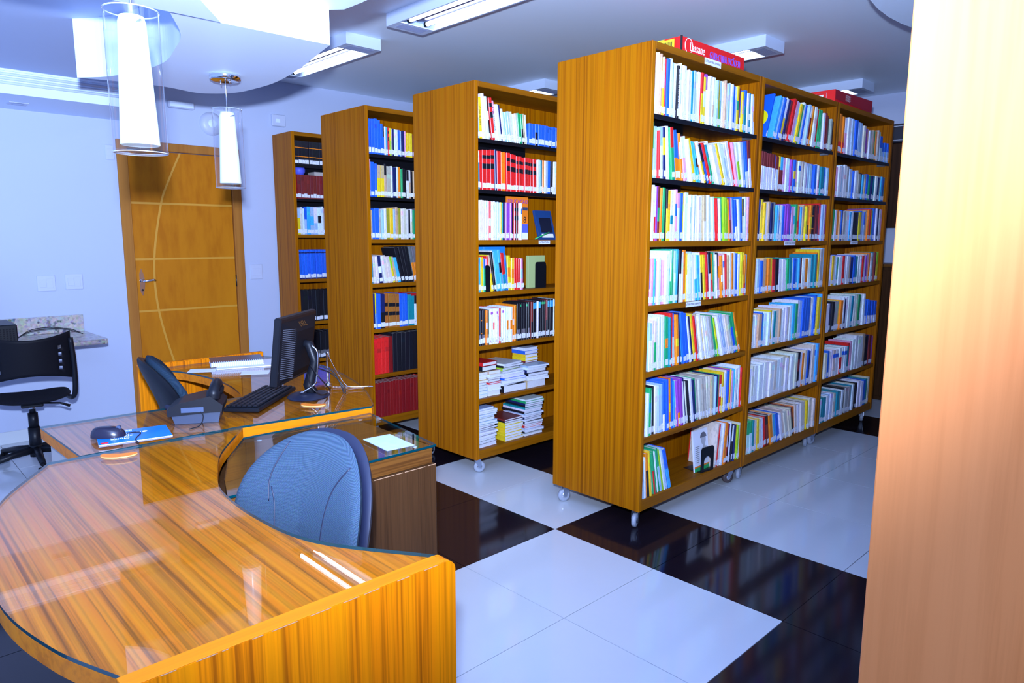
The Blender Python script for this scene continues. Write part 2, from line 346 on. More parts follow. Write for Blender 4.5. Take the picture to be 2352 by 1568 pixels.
# wavy hanging panels that repeat the plan of the desks
near_top = [(1.10, -1.60), (0.84, -1.76), (0.60, -1.80), (0.36, -1.79), (0.20, -1.74), (0.0, -1.65), (-0.255, -1.47)]
near_bulge = [(-0.27, -2.10), (0.03, -2.26), (0.35, -2.335), (0.68, -2.35), (0.92, -2.30), (1.10, -2.24)]
P0 = [tuple(p) for p in spline([(x, y, 0) for x, y in near_top], 6)] + [tuple(p) for p in spline([(x, y, 0) for x, y in near_bulge], 6)]
P0 = [(p[0], p[1]) for p in P0]
struct('trim_2', MB().prism(P0[::-1], 2.205, LZ), M['plaster'], 'curved hanging ceiling panel over the near desk')
far_in = [(-1.64, -1.60), (-1.50, -1.50), (-1.28, -1.43), (-1.03, -1.405), (-0.76, -1.45), (-0.55, -1.50), (-0.30, -1.62)]
far_out = [(-0.285, -1.03), (-0.40, -1.005), (-0.68, -0.94), (-1.02, -0.885), (-1.25, -0.885), (-1.47, -0.925), (-1.60, -1.05), (-1.56, -1.24), (-1.60, -1.48)]
P2 = [(p.x, p.y) for p in spline([(x, y, 0) for x, y in far_in], 6)] + [(p.x, p.y) for p in spline([(x, y, 0) for x, y in far_out], 6)]
struct('trim_3', MB().prism(P2, 2.215, LZ + 0.02), M['plaster'], 'wavy hanging ceiling panel over the far desk')
struct('trim_4', MB().prism([(-0.286, -1.66), (0.42, -1.80), (0.42, -0.99), (-0.12, -0.985), (-0.24, -0.99), (-0.286, -1.03)], 2.345, LZ + 0.01), M['plaster'], 'flat hanging ceiling panel between the curved panels')
disc = [(2.9 + 2.04 * math.cos(a), 1.6 + 2.04 * math.sin(a)) for a in [2 * PI * k / 72 for k in range(72)]]
struct('trim_5', MB().prism([(min(x, X1), y) for x, y in disc if x < X1 + 0.1], 2.62, CZ), M['ceil'], 'round lowered ceiling disc beside the pillar')

# ------------------------------------------------------------------ door
DY0, DY1 = -0.905, 0.035
d1 = tag(bpy.data.objects.new('door_1', None), 'varnished wooden door with a curved inlay line', kind='structure'); COL.objects.link(d1); d1.location = (WX, -0.43, 0)
def D(mb, name, m, par=None):
    mb.v = [(x - WX, y + 0.43, z) for x, y, z in mb.v]; return mb.build(name, m, par or d1)
D(MB().bbox(WX - 0.11, WX + 0.015, DY0, DY0 + 0.075, 0, 2.20, 0.004), 'frame_post', M['frame']); D(MB().bbox(WX - 0.11, WX + 0.015, DY1 - 0.075, DY1, 0, 2.20, 0.004), 'frame_post', M['frame'])
D(MB().bbox(WX - 0.11, WX + 0.0148, DY0 + 0.075, DY1 - 0.075, 2.135, 2.20, 0.004), 'frame_head', M['frame'])
leaf = D(MB().bbox(WX - 0.045, WX - 0.008, DY0 + 0.078, DY1 - 0.078, 0.008, 2.130, 0.002), 'door_leaf', M['door'])
for z in (1.73, 1.295, 0.885): D(MB().box(WX - 0.009, WX - 0.0072, DY0 + 0.079, DY1 - 0.079, z - 0.008, z + 0.008), 'inlay_strip', M['inlay'])
arc = spline([(0, -0.44, 2.13), (0, -0.545, 1.90), (0, -0.61, 1.72), (0, -0.685, 1.31), (0, -0.685, 0.93), (0, -0.60, 0.50), (0, -0.47, 0.10)], 8)
am = MB(); xs = WX - 0.0068
for a, b in zip(arc, arc[1:]):
    am.add([(xs, a.y - .008, a.z), (xs, a.y + .008, a.z), (xs, b.y + .008, b.z), (xs, b.y - .008, b.z)], [(0, 1, 2, 3)])
D(am, 'inlay_curve', M['inlay'])
hp = []
for k in range(40):
    a = 2 * PI * k / 40; hp.append((0.019 * math.cos(a) * (1 + 0.15 * math.cos(3 * a)), 0.10 * math.sin(a) * (1 - 0.06 * math.cos(6 * a))))
Hm = frame((WX - 0.008, -0.79, 1.115), (0, 1, 0), (0, 0, 1))
D(MB().prism(hp, 0, 0.006, T=Hm), 'handle_plate', M['chrome'])
D(MB().tube([(WX, -0.79, 1.125), (WX + 0.045, -0.79, 1.125), (WX + 0.052, -0.775, 1.127), (WX + 0.052, -0.72, 1.135), (WX + 0.05, -0.705, 1.128)], [0.009, 0.009, 0.010, 0.0085, 0.010], 10), 'handle_lever', M['chrome'])
D(MB().lathe([(0.0, 0.004), (0.008, 0.004), (0.008, 0)], 12, T=frame((WX - 0.002, -0.79, 1.055), (0, 1, 0), (0, 0, 1))), 'keyhole', M['ink'])
for z in (1.10, 0.35): D(MB().tube([(WX + 0.0, DY1 - 0.076, z - 0.05), (WX + 0.0, DY1 - 0.076, z + 0.05)], 0.006, 8), 'hinge', M['blackmetal'])

# ------------------------------------------------------------------ far wall furnishings
t = thing('notice_board', 'dark wooden board with a blue-black top rail on the far wall', 'board', (0.0, FY, 1.57))
MB().bbox(-0.6, 0.6, -0.035, 0.0, 0.0, 0.78, 0.004).build('board_panel', M['darkwood'], t)
MB().bbox(-0.62, 0.62, -0.06, 0.0, 0.78, 0.95, 0.006).build('top_rail', M['darkblue'], t)
MB().box(-0.62, 0.62, -0.064, -0.058, 0.80, 0.806).build('rail_lip', M['steel'], t)
MB().box(-0.62, 0.62, -0.064, -0.058, 0.925, 0.931).build('rail_lip', M['steel'], t)
t = thing('low_cabinet', 'brown wooden cabinet standing against the far wall', 'cabinet', (0.0, FY - 0.25, 0))
MB().bbox(-0.6, 0.9, -0.20, 0.23, 0.0, 1.22, 0.004).build('body', M['brown_z'], t)
for k in range(2): MB().bbox(-0.585 + 0.74 * k, 0.14 + 0.74 * k, -0.216, -0.2, 0.04, 1.19, 0.003).build('cabinet_door', M['brown_z'], t)
MB().bbox(-0.61, 0.91, -0.22, 0.24, 1.22, 1.245, 0.004).build('top', M['brown_y'], t)

# ------------------------------------------------------------------ bookcases
ZB = [0.157, 0.48, 0.815, 1.143, 1.456, 1.752, 2.045]      # tops of the boards, bottom one first
ZT = 2.365
def caster(parent, x, y, ang, wm):
    c = MB().box(-0.026, 0.026, -0.022, 0.022, 0.092, 0.100).tube([(0, 0, 0.084), (0, 0, 0.092)], 0.016, 10).build('caster', M['steel'], parent)
    c.location = (x, y, 0); c.rotation_euler = (0, 0, ang)
    f = MB()
    for sx in (-1, 1):
        pl = [(-0.018, 0.090), (0.020, 0.090), (0.026, 0.045), (0.018, 0.030), (0.006, 0.034), (-0.012, 0.065)]
        f.prism([(a, b) for a, b in pl], -0.0012, 0.0012, T=frame((sx * 0.0155, 0, 0), (0, 1, 0), (0, 0, 1)))
    f.box(-0.017, 0.017, -0.018, 0.020, 0.083, 0.087); f.build('fork', M['steel'], c)
    Wm = frame((0, 0.014, 0.037), (0, 1, 0), (0, 0, 1))
    MB().lathe([(0.0, -0.012), (0.026, -0.012), (0.0355, -0.009), (0.037, 0), (0.0355, 0.009), (0.026, 0.012), (0, 0.012)], 20, T=Wm).build('wheel', wm, c)
    MB().lathe([(0.0, -0.0135), (0.015, -0.0135), (0.017, -0.011)], 14, T=Wm).lathe([(0.017, 0.011), (0.015, 0.0135), (0.0, 0.0135)], 14, T=Wm).build('hub', M['chrome'], c)
def bookcase(x0, x1, y0, y1, label, group, casters=True, back=None, ztop=ZT, boards=ZB, zlow=0.10, wheels=None):
    cx, cy = (x0 + x1) / 2, (y0 + y1) / 2
    t = thing('bookcase', label, 'bookcase', (cx, cy, 0), 0, group)
    hx, hy = (x1 - x0) / 2, (y1 - y0) / 2; s = 0.028
    MB().bbox(-hx, hx, -hy, -hy + s, zlow, ztop, 0.002).build('side_panel', M['wz'], t)
    MB().bbox(-hx, hx, hy - s, hy, zlow, ztop, 0.002).build('side_panel', M['wz'], t)
    MB().bbox(-hx + .001, hx - .001, -hy + s, hy - s, ztop - 0.032, ztop, 0.002).build('top_panel', M['wy'], t)
    bx = 0.0 if back is None else back - cx
    MB().box(bx - 0.008, bx + 0.008, -hy + s, hy - s, zlow + .05, ztop - 0.032).build('back_panel', M['wz'], t)
    for i, z in enumerate(boards):
        if i == 0: MB().bbox(-hx + .002, hx - .002, -hy + s, hy - s, zlow, z, 0.002).build('bottom_panel', M['wy'], t)
        elif i >= len(boards) - 2:
            sh = MB().box(-hx + .012, hx - .004, -hy + s, hy - s, z - 0.005, z); sh.box(hx - 0.008, hx - 0.004, -hy + s, hy - s, z - 0.022, z - 0.005)
            sh.build('metal_shelf', M['blackmetal'], t)
            MB().box(hx - .26, hx - .256, -hy + s, hy - s - .36, z - .11, z - .006).build('shelf_back_plate', M['blackmetal'], t)
            for yy in (-hy + s, hy - s - 0.012): MB().bbox(hx - 0.09, hx - 0.03, yy, yy + 0.012, z - 0.022, z - 0.0055, 0.002).build('shelf_bracket', M['steel'], t)
        else: MB().bbox(-hx + .004, hx - .004, -hy + s, hy - s, z - 0.029, z, 0.002).build('shelf_board', M['wy'], t)
    if casters:
        k = 0
        for sy in (-1, 1):
            for sx in (-1, 1):
                wm = M['wheel'] if not wheels else wheels[k]; k += 1
                caster(t, sx * (hx - 0.055), sy * (hy - 0.055), R(random.choice((-25, 20, 60, 160, 200, 110))), wm)
    return t
DX0, DX1, CX0, CX1, BX0, BX1 = -0.277, 0.313, -1.48, -0.88, -2.593, -1.99
UW = 1.0593
DY = [0.277 + UW * k for k in range(4)]; CYS = [0.232 + UW * k for k in range(4)]; BYS = [0.199 + UW * k for k in range(4)]
gD, gC, gB = 'bookcases of the nearest row', 'bookcases of the second row', 'bookcases of the third row'
wd = M['wheeld']; wg = M['wheel']
bcD = [bookcase(DX0, DX1, DY[0], DY[1] - .002, 'tall wooden double-sided bookcase on castors at the near end of the nearest row', gD, wheels=[wg, wg, wg, wd]),
       bookcase(DX0, DX1, DY[1] + .002, DY[2] - .002, 'middle wooden bookcase of the nearest row, lying papers on top', gD),
       bookcase(DX0, DX1, DY[2] + .002, DY[3], 'farthest wooden bookcase of the nearest row, red box on top', gD)]
bcC = [bookcase(CX0, CX1, CYS[0], CYS[1] - .002, 'second row wooden bookcase with red bound volumes and magazine piles', gC),
       bookcase(CX0, CX1, CYS[1] + .002, CYS[2], 'second row wooden bookcase mostly hidden behind the nearest row', gC)]
bcB = [bookcase(BX0, BX1, BYS[0], BYS[1] - .002, 'third row wooden bookcase behind the computer monitor', gB)]
AX1 = -3.33; AY = 0.33
bcA = bookcase(WX + 0.02, AX1, AY, AY + 1.05, 'shallow wooden bookcase against the white wall beside the door', None, casters=False, back=WX + 0.03, ztop=2.345, boards=[0.10, 0.40, 0.737, 1.11, 1.493, 1.794, 2.077], zlow=0.0)

# ------------------------------------------------------------------ books
PAL = dict(w=(.78, .82, .92), W=(.84, .88, .97), i=(.72, .66, .56), a=(.60, .42, .26), l=(.38, .58, .85), s=(.06, .45, .85), b=(.02, .13, .72), n=(.012, .02, .12), t=(.01, .27, .36),
           g=(.02, .38, .14), G=(.36, .68, .02), y=(.85, .62, .02), o=(.88, .24, .01), r=(.75, .02, .02), m=(.20, .025, .025), p=(.82, .36, .58), v=(.30, .06, .48), k=(.012, .012, .018),
           e=(.42, .41, .40), d=(.16, .16, .18), O=(.38, .36, .03), R=(.24, .010, .012), q=(.42, .14, .025), B=(.03, .16, .85), c=(.55, .80, .88))
NAME = dict(w='white', W='white', i='ivory', a='tan', l='light blue', s='sky blue', b='blue', n='navy', t='teal', g='green', G='lime green', y='yellow', o='orange', r='red', m='maroon', p='pink', v='purple', k='black', e='grey', d='dark grey', O='olive', R='dark red', q='brown', B='bright blue', c='pale cyan')
PAGE = (.62, .58, .55)
ORD = ['zeroth', 'first', 'second', 'third', 'fourth', 'fifth', 'sixth', 'seventh', 'eighth', 'ninth', 'tenth']
def ordn(n):
    if n <= 10: return ORD[n]
    return '%d%s' % (n, 'th' if 10 <= n % 100 <= 20 else {1: 'st', 2: 'nd', 3: 'rd'}.get(n % 10, 'th'))
def prof(P, f):
    for (a, va), (b, vb) in zip(P, P[1:]):
        if f <= b: return va + (vb - va) * (f - a) / max(1e-6, b - a)
    return P[-1][1]
BOOKS = []
def jit(c, rnd, a=0.10): return tuple(max(0, min(1, v * (1 + rnd.uniform(-a, a)))) for v in c)
def row(where, shelf, toks, xf, ya, yb, z, H, hp=((0, .8), (1, .8)), lp=((0, 0), (1, 0)), seed=0, label=True, hj=0.04, depth=.19, gold=False, start=0, fit=True):
    """books standing side by side from ya to yb with spines at x = xf; lean > 0 tips the top to the left"""
    rnd = random.Random(hash((shelf, len(toks), seed)) % 9999 if False else seed * 101 + shelf * 7 + len(toks))
    items = []
    for tk_ in toks.split():
        num = ''.join(ch for ch in tk_ if ch.isdigit()); let = ''.join(ch for ch in tk_ if ch.isalpha())
        items.append((let, float(num) / 1000 if num else rnd.uniform(.013, .027)))
    n = len(items); pre = []
    for k, (let, th) in enumerate(items):
        f = (k + .5) / n; ln = prof(lp, f); lean = R(ln + (rnd.uniform(-.8, .8) if ln else 0)); pre.append((lean, H * prof(hp, f) * (1 + rnd.uniform(-hj, hj))))
    def lay(sc):
        y = ya; out = []
        for k, (let, th) in enumerate(items):
            th *= sc; lean, h = pre[k]; h = min(h, H - .008)
            if lean: h = min(h, (H - 0.012) / math.cos(lean) - th * abs(math.tan(lean)))
            if out:
                y0_, t0, l0, h0 = out[-1]; lift = max(0.0, -t0 * math.sin(l0)); zc = h0 * math.cos(l0) + t0 * math.sin(l0) + lift; yc = y0_ + t0 * math.cos(l0) - h0 * math.sin(l0)
                zc = min(zc, h * math.cos(lean)); y = max(y0_ + t0 / math.cos(l0), yc + zc * math.tan(lean))
            out.append((y, th, lean, h))
        return out, y + out[-1][1] / math.cos(out[-1][2])
    sc = 1.0
    if fit:
        for _ in range(8): out, end = lay(sc); sc *= max(.5, min(1.8, 1 + (yb - end) / max(.02, sum(i[1] for i in items) * sc)))
    out, end = lay(sc)
    for k, ((let, th_), (y, th, lean, h)) in enumerate(zip(items, out)):
        BOOKS.append(dict(where=where, shelf=shelf, idx=k + 1 + start, let=let, t=th, h=h, lean=lean, loc=(xf + rnd.uniform(-.008, .006), y, z), d=depth * rnd.uniform(.75, 1.05), label=label, seed=rnd.randint(0, 10 ** 6), of=n + start))
    return end
def book_geo(b, mb_cover, mb_pages, mb_lab, off=(0, 0, 0)):
    rnd = random.Random(b['seed']); t, h, d, th = b['t'] - .0006, b['h'], b['d'], b['lean']
    c, s = math.cos(th), math.sin(th); lift = max(0.0, -t * s)
    def P(x, u, w_): return (off[0] + x, off[1] + u * c - w_ * s, off[2] + w_ * c + u * s + lift)
    c1 = jit(PAL[b['let'][0]], rnd); c2 = jit(PAL[b['let'][1]], rnd) if len(b['let']) > 1 else None
    # spine bands
    lh0, lh1 = .012, .012 + rnd.uniform(.024, .034)
    cuts = [0, h]
    PT = {'rk': ((.53, .66), (.78, .87)), 'qk': ((.36, .47), (.62, .73)), 'ko': ((.33, .36), (.70, .73)), 'bn': ((.0, .10), (.88, .92)), 'kd': ((.10, .30),), 'kg': ((.90, .96),), 'ks': ((.80, .97),), 'ks_': (),
          'or': ((.02, .30),), 'mw': ((.0, .62),), 'od': ((.55, 1.0),), 'wo': ((.35, .62),), 'wv': ((.05, .12), (.85, .92)), 'bo': ((.0, .45),), 'vo': ((.0, .30),), 'bw': ((.0, .35),), 'bl': ((.0, .55),), 'nc': ((.0, .60),), 'gc': ((.0, .62),), 'ib': ((.70, .85),), 'wb': ((.70, .85),)}
    if b['let'] in PT:
        prev = 0; bands = []
        for f0, f1 in PT[b['let']]:
            if f0 > prev: bands.append((prev * h, f0 * h, c1))
            bands.append((f0 * h, f1 * h, c2)); prev = f1
        if prev < 1: bands.append((prev * h, h, c1))
    elif c2 is not None:
        rnd2 = random.Random(b['let'] + b['where'] + str(b['shelf'])); 
        if rnd2.random() < .6: q = h * rnd2.uniform(.42, .72); bands = [(0, q, c1), (q, h, c2)] if rnd2.random() < .5 else [(0, q, c2), (q, h, c1)]
        else: q1 = h * rnd2.uniform(.3, .5); q2 = q1 + h * rnd2.uniform(.15, .35); bands = [(0, q1, c1), (q1, q2, c2), (q2, h, c1)]
    else:
        bands = [(0, h, c1)]
        if rnd.random() < .35:
            q = h * rnd.uniform(.55, .85); k2 = jit(c1, rnd, .35); bands = [(0, q, c1), (q, min(h, q + .03), k2), (min(h - .001, q + .03), h, c1)]
    r = min(.0025, t * .2)
    for z0, z1, col in bands:
        mb_cover.add([P(-r, 0, z0), P(0, r, z0), P(0, t - r, z0), P(-r, t, z0), P(-r, 0, z1), P(0, r, z1), P(0, t - r, z1), P(-r, t, z1)], [(0, 1, 5, 4), (1, 2, 6, 5), (2, 3, 7, 6)], col)
    cc = bands[-1][2] if rnd.random() < .7 else c1
    ct = min(.0022, t * .22)
    # boards of the cover
    for u0, u1 in ((0, ct), (t - ct, t)):
        mb_cover.add([P(-d, u0, 0), P(-r, u0, 0), P(-r, u1, 0), P(-d, u1, 0), P(-d, u0, h), P(-r, u0, h), P(-r, u1, h), P(-d, u1, h)], [(0, 1, 5, 4), (2, 3, 7, 6), (4, 5, 6, 7), (3, 0, 4, 7), (0, 3, 2, 1)], cc)
    mb_cover.add([P(-r, ct, 0), P(-r, t - ct, 0), P(-r, t - ct, h), P(-r, ct, h)], [(0, 3, 2, 1)], cc)
    pc = jit(PAGE, rnd, .12)
    mb_pages.add([P(-d + .004, ct, .003), P(-r, ct, .003), P(-r, t - ct, .003), P(-d + .004, t - ct, .003), P(-d + .004, ct, h - .004), P(-r, ct, h - .004), P(-r, t - ct, h - .004), P(-d + .004, t - ct, h - .004)],
                 [(4, 5, 6, 7), (3, 0, 4, 7), (0, 3, 2, 1)], pc)
    if b['label']:
        mb_lab.add([P(.0006, t * .04, lh0), P(.0006, t * .96, lh0), P(.0006, t * .96, lh1), P(.0006, t * .04, lh1)], [(0, 1, 2, 3)], None, mb_lab_mi[0])
mb_lab_mi = [0]
Z = dict(zip((7, 6, 5, 4, 3, 2, 1), ZB))                      # shelf 1 is the top one
HH = {1: ZT - .032 - ZB[6], 2: ZB[6] - .02 - ZB[5], 3: ZB[5] - .02 - ZB[4], 4: ZB[4] - .03 - ZB[3], 5: ZB[3] - .03 - ZB[2], 6: ZB[2] - .03 - ZB[1], 7: ZB[1] - .03 - ZB[0]}
def shelf(where, n, xf, y0, y1, toks, hp=((0, .8), (1, .8)), lp=((0, 0), (1, 0)), seed=0, **k):
    return row(where, n, toks, xf, y0, y1, Z[n], HH[n], hp, lp, seed, **k)
XD = DX1 - .012; a0, a1 = DY[0] + .032, DY[1] - .034
N1 = 'nearest bookcase'
shelf(N1, 1, XD, a0, a1 - .01, 'pw w iw aw iw yi w r11 b26 w l w k20 i wt W w w i w t l w W ry yw vw w w ai w lc O gl l w a w l w w b lw yg m bw ya bt tw w tw w wo', ((0, .97), (.1, .95), (.25, .88), (.4, .84), (.6, .83), (.8, .80), (1, .72)), ((0, 0), (.85, 0), (.93, 1.5), (1, 5)), 1)
shelf(N1, 2, XD, a0, a1 - .015, 'gl l r10 Wl30 ny w gr bo24 bo24 ow pw w w y y s20 sk ow wy kb bw r16 gt w w w y16 w lw w w r12 p w Gw w l bw mw', ((0, .98), (.06, .8), (.1, .93), (.3, .8), (.5, .78), (.8, .86), (1, .93)), ((0, 0), (.08, 2), (.2, 9), (.35, 17), (.5, 27), (.7, 26), (.85, 19), (1, 9)), 2)
shelf(N1, 3, XD, a0, a1 - .006, 'yw w wr v mg o g yk y wt w pb pw b y22 w w wl W w l w iw w aw w w l w w r11 vw w g G G20 G o mv p w b bw w b y kw w p20 o22', ((0, .95), (.15, .9), (.4, .84), (.75, .82), (1, .88)), ((0, 0), (.4, 1), (.6, 7), (.85, 10), (1, 1)), 3, label=True)
shelf(N1, 4, XD, a0, a1 - .006, 'or bw p s p w p p w Wl gw g w lw s24 kw w o28 yw w w l w Ws s w ky y r l kw ro g w w k po ow pw wb r a w o w b w l y yo or20 s22', ((0, .78), (.15, .8), (.2, .97), (.4, .88), (.7, .85), (1, .85)), ((0, 0), (.3, 1), (.45, 8), (.75, 7), (1, 0)), 4)
shelf(N1, 5, XD, a0, a1 - .05, 'w22 lw i gi w w l w go t r24 bl oy n s b28 b28 w n y r l a w y w w i w e g Gy w w b l w i e bg g oy', ((0, .82), (.1, .85), (.3, .92), (.5, .85), (.7, .80), (1, .80)), ((0, 0), (.25, 3), (.4, 12), (.6, 15), (.8, 20), (1, 20)), 5)
shelf(N1, 6, XD, a0, a1 - .012, 'lw i w gt w k w l l bw b26 ro oy b s pw vo v28 w n i k w l n g e i e i e i ei i a e l n g rw yw o w i b v y p s w w tw w r12', ((0, .72), (.2, .88), (.4, .80), (.7, .74), (1, .8)), ((0, 0), (.2, 4), (.4, 11), (.6, 7), (.68, 0), (1, 0)), 6)
shelf(N1, 7, XD, a0, a0 + .27, 'w14 l10 w14 ok20 y14 w16 gr14 g14 w14 lg18 G16 w12 l12 bs26', ((0, .62), (.3, .82), (1, .80)), ((0, 1), (.3, 8), (1, 18)), 7, label=False)
shelf(N1, 7, XD, a1 - .27, a1 - .005, 'i12 r10 iw16 w14 o20 rw14 kn14 w12 kw12 n12 y14 G14 i10', ((0, .86), (.5, .80), (1, .72)), ((0, -6), (.6, -3), (1, -1)), 8, start=14)
b0, b1 = DY[1] + .034, DY[2] - .034
N2 = 'middle bookcase of nearest row'
shelf(N2, 1, XD, b0 + .135, b1, 's26 l b yw vb n m r p l y g w b w l mi o w w l r g g g w m m m k e k', ((0, .93), (.3, .88), (.7, .84), (.9, .78), (1, .68)), ((0, -19), (.35, -16), (.6, -9), (.8, -1), (1, 0)), 11)
shelf(N2, 2, XD, b0, b1 - .02, 'mw mw mw mw mw mw mw bw mw my ms p w l l v a by ap wb a e w v l l b b w pw k t t b lw l24', ((0, .78), (.4, .72), (1, .68)), ((0, 0), (1, 0)), 12, hj=.02)
shelf(N2, 3, XD, b0, b1 - .01, 'w n w y18 y w a n n d s s l ob w b v v b p ws g yr r s a a y ok ok oy ko m m nm r l w v', ((0, .86), (.3, .78), (.8, .8), (1, .9)), ((0, 0), (1, 0)), 13)
shelf(N2, 4, XD, b0, b1, 'w w l b a o o y r k w w w w g t w b s s m w w o w w t24 t o y e l', ((0, .72), (.5, .70), (.8, .72), (.93, .90), (1, .95)), ((0, 0), (.25, 3), (.35, 6), (.45, 3), (1, 0)), 14)
shelf(N2, 5, XD, b0, b1, 't w w a b s w w y w t i a w w w i w s g Wl l b b b i w b b y s', ((0, .66), (.5, .72), (.7, .85), (1, .9)), ((0, 0), (.6, -1), (1, -2)), 15)
shelf(N2, 6, XD, b0, b1, 'w i w w w w w w w w i w w i w a w w i km w o i b n w i wb20 s22', ((0, .72), (.5, .74), (.85, .78), (1, .9)), ((0, -1), (1, -2)), 16)
shelf(N2, 7, XD, b0, b1, 'nc gc gc t i y i w r km o i s b b w i i i i i mk o i w i i i y i w i i', ((0, .68), (.5, .66), (1, .72)), ((0, 0), (.15, 3), (.3, 12), (.55, 18), (.65, 12), (.8, 4), (1, 0)), 17)
c0, c1_ = DY[2] + .034, DY[3] - .034
N3 = 'bookcase ending nearest row'
shelf(N3, 1, XD, c0, c1_, 'or or or or pw w w l w b l l w i v a w e i a g o e w bl bl bl bl', ((0, .88), (.3, .84), (.6, .72), (.85, .76), (.9, .52), (1, .5)), ((0, 0), (1, 0)), 21)
shelf(N3, 2, XD, c0, c1_ - .02, 'b p w w l w w e l i b w i w e k s a b g y n t a w n e s b n t', ((0, .74), (.2, .8), (.5, .66), (1, .68)), ((0, 0), (.5, -2), (1, -3)), 22)
shelf(N3, 3, XD, c0, c1_ - .02, 'g g w o a b n e w w s w k24 k n y b l bl a o r y t b w n w p', ((0, .76), (.5, .74), (.8, .84), (1, .84)), ((0, 0), (1, 0)), 23)
shelf(N3, 4, XD, c0, c1_ - .02, 'w w y w l g w w r w w a n b22 t w w g r w v a p o w t m n yG', ((0, .72), (.5, .70), (.8, .76), (1, .8)), ((0, 0), (1, 0)), 24)
shelf(N3, 5, XD, c0, c1_ - .01, 'w w n k e e y o w n w w w t w i g k w w w bw bw bw bw bw bw', ((0, .66), (.5, .8), (.75, .8), (.8, .62), (1, .58)), ((0, 0), (.5, -3), (.75, 0), (1, 0)), 25)
shelf(N3, 6, XD, c0, c1_ - .02, 'w i b w w ib wb wb wr wb wb t r p w w w w a k n m v', ((0, .62), (.5, .62), (.7, .85), (1, .75)), ((0, 0), (1, 0)), 26)
shelf(N3, 7, XD, c0, c1_ - .03, 'w t t w l w i e t e w k e e t w i k w w w b t i', ((0, .62), (.6, .66), (1, .72)), ((0, -1), (1, -2)), 27)
# second row
XC = CX1 - .014; s0 = CYS[0] + .032; N4 = 'second-row bookcase'
shelf(N4, 1, XC, s0, s0 + .42, 'lw12 y20 w16 w14 kw10 rk20 pw18 w18 n12 w14 l12 l14 l12 i14 i12 w12 i14 g14 gk14 a14 i12', ((0, .83), (.2, .88), (.35, .76), (.5, .62), (1, .62)), ((0, 2), (.3, 8), (.8, 8), (1, 4)), 31)
shelf(N4, 1, XC, s0 + .425, s0 + .70, 'b20 b22 bk18 b18 b24 b20 b14 bn20 b22 b20', ((0, .46), (1, .45)), ((0, 0), (1, 0)), 32, hj=.01, start=21)
shelf(N4, 2, XC, s0, s0 + .70, 'tw12 r12 rk22 rk22 rk20 n12 r22 o24 rk20 rk18 rk16 rk12 rk16 rk16 rk18 rk16 rk14 rk20 W10 w12 t12 o10 w16 b18 k14 w12 w16', ((0, .80), (.2, .88), (.4, .80), (.65, .76), (1, .76)), ((0, 1), (1, 0)), 33, hj=.01)
shelf(N4, 3, XC, s0, s0 + .37, 'i10 i10 i10 i10 i10 i10 i10 ri14 w10 w10 w10 w10 l12 l10 y10 t10 k18 v14 v14 v14 k16 rk12 k10 rk12 w10 wb10', ((0, .86), (.5, .82), (1, .82)), ((0, 0), (1, 0)), 34, hj=.01)
shelf(N4, 4, XC, s0 + .0, s0 + .10, 's16 y16 gb14 p12 r12', ((0, .72), (1, .74)), ((0, 0), (1, 3)), 35)
shelf(N4, 4, XC, s0 + .115, s0 + .40, 'ya14 k14 i12 s22 sk16 tr22 bt12 yo20 yo20 r14 r14 r12 pl16 m14', ((0, .80), (.3, .9), (.5, .76), (1, .66)), ((0, 9), (.45, 7), (.6, 0), (1, 2)), 36, start=5)
shelf(N4, 5, XC, s0, s0 + .70, 'kd9 kd9 ko9 kd9 kd9 ow9 kd9 w9 wv9 wv9 wr9 w9 wv9 w9 r9 w9 wv9 w9 w9 wo9 wo9 wo9 wo9 ow9 o9 o9 kd12 kd12 kg10 kd12 kd12 kg10 kd12 kd12 mk12 ks14 ks14 w8 ks14 kg12 kg12 kg12 mk12 ks12 ks14 ks14 w8 ks12', ((0, .72), (.5, .75), (.55, .80), (1, .84)), ((0, 0), (1, 0)), 37, hj=.005)
# third row
XB = BX1 - .014; q0 = BYS[0] + .03; N5 = 'third-row bookcase'
shelf(N5, 1, XB, q0, q0 + .46, 'b20 b20 b20 b20 b16 bk10 w12 s14 rk10 yG12 e10 n14 w10 w14 b14 l12 n18 p8 y14 y18 y20 m16 m18 w16 k14', ((0, .83), (.15, .82), (.2, .68), (.7, .62), (1, .55)), ((0, 0), (1, 0)), 41, hj=.02)
shelf(N5, 2, XB, q0, q0 + .46, 'p8 b20 b14 ya20 ya20 ka14 e24 w12 n22 w8 o14 g12 k18 kw16 ia12 k14 a14 ry16 w10 n16', ((0, .98), (.1, .85), (.5, .78), (1, .70)), ((0, -1), (.5, 0), (1, 1)), 42)
shelf(N5, 3, XB, q0, q0 + .46, 'a14 b14 b26 e12 l14 w14 O22 y20 l12 a14 O16 w14 i20 w14 k12 iw12 g12 k18 G10 e12 i12', ((0, .76), (.5, .82), (1, .78)), ((0, 0), (1, 0)), 43, label=True)
shelf(N5, 4, XB, q0, q0 + .26, 't14 i14 w16 nw20 w14 i14 i12 i14 Gy14 a14 s20', ((0, .72), (1, .64)), ((0, 0), (.3, 6), (1, 14)), 44)
shelf(N5, 4, XB, q0 + .265, q0 + .46, 'k20 k20 k20 k20 od16 od16 od16 eo14', ((0, .92), (1, .93)), ((0, 14), (1, 10)), 45, start=11, hj=.005)
shelf(N5, 5, XB, q0, q0 + .46, 'n14 ly12 b22 kn26 qk22 qk22 qk22 qk22 b18 b18 b18 t22 t22 kw16 g18 a26', ((0, .86), (.3, .84), (1, .76)), ((0, 0), (1, 0)), 46, hj=.01)
shelf(N5, 6, XB, q0, q0 + .46, 'r24 r24 r24 r24 R26 k26 k26 k26 k26 k26 k26 k26 k26', ((0, .86), (.35, .88), (.4, .94), (1, .94)), ((0, 0), (1, 0)), 47, label=False, hj=.005)
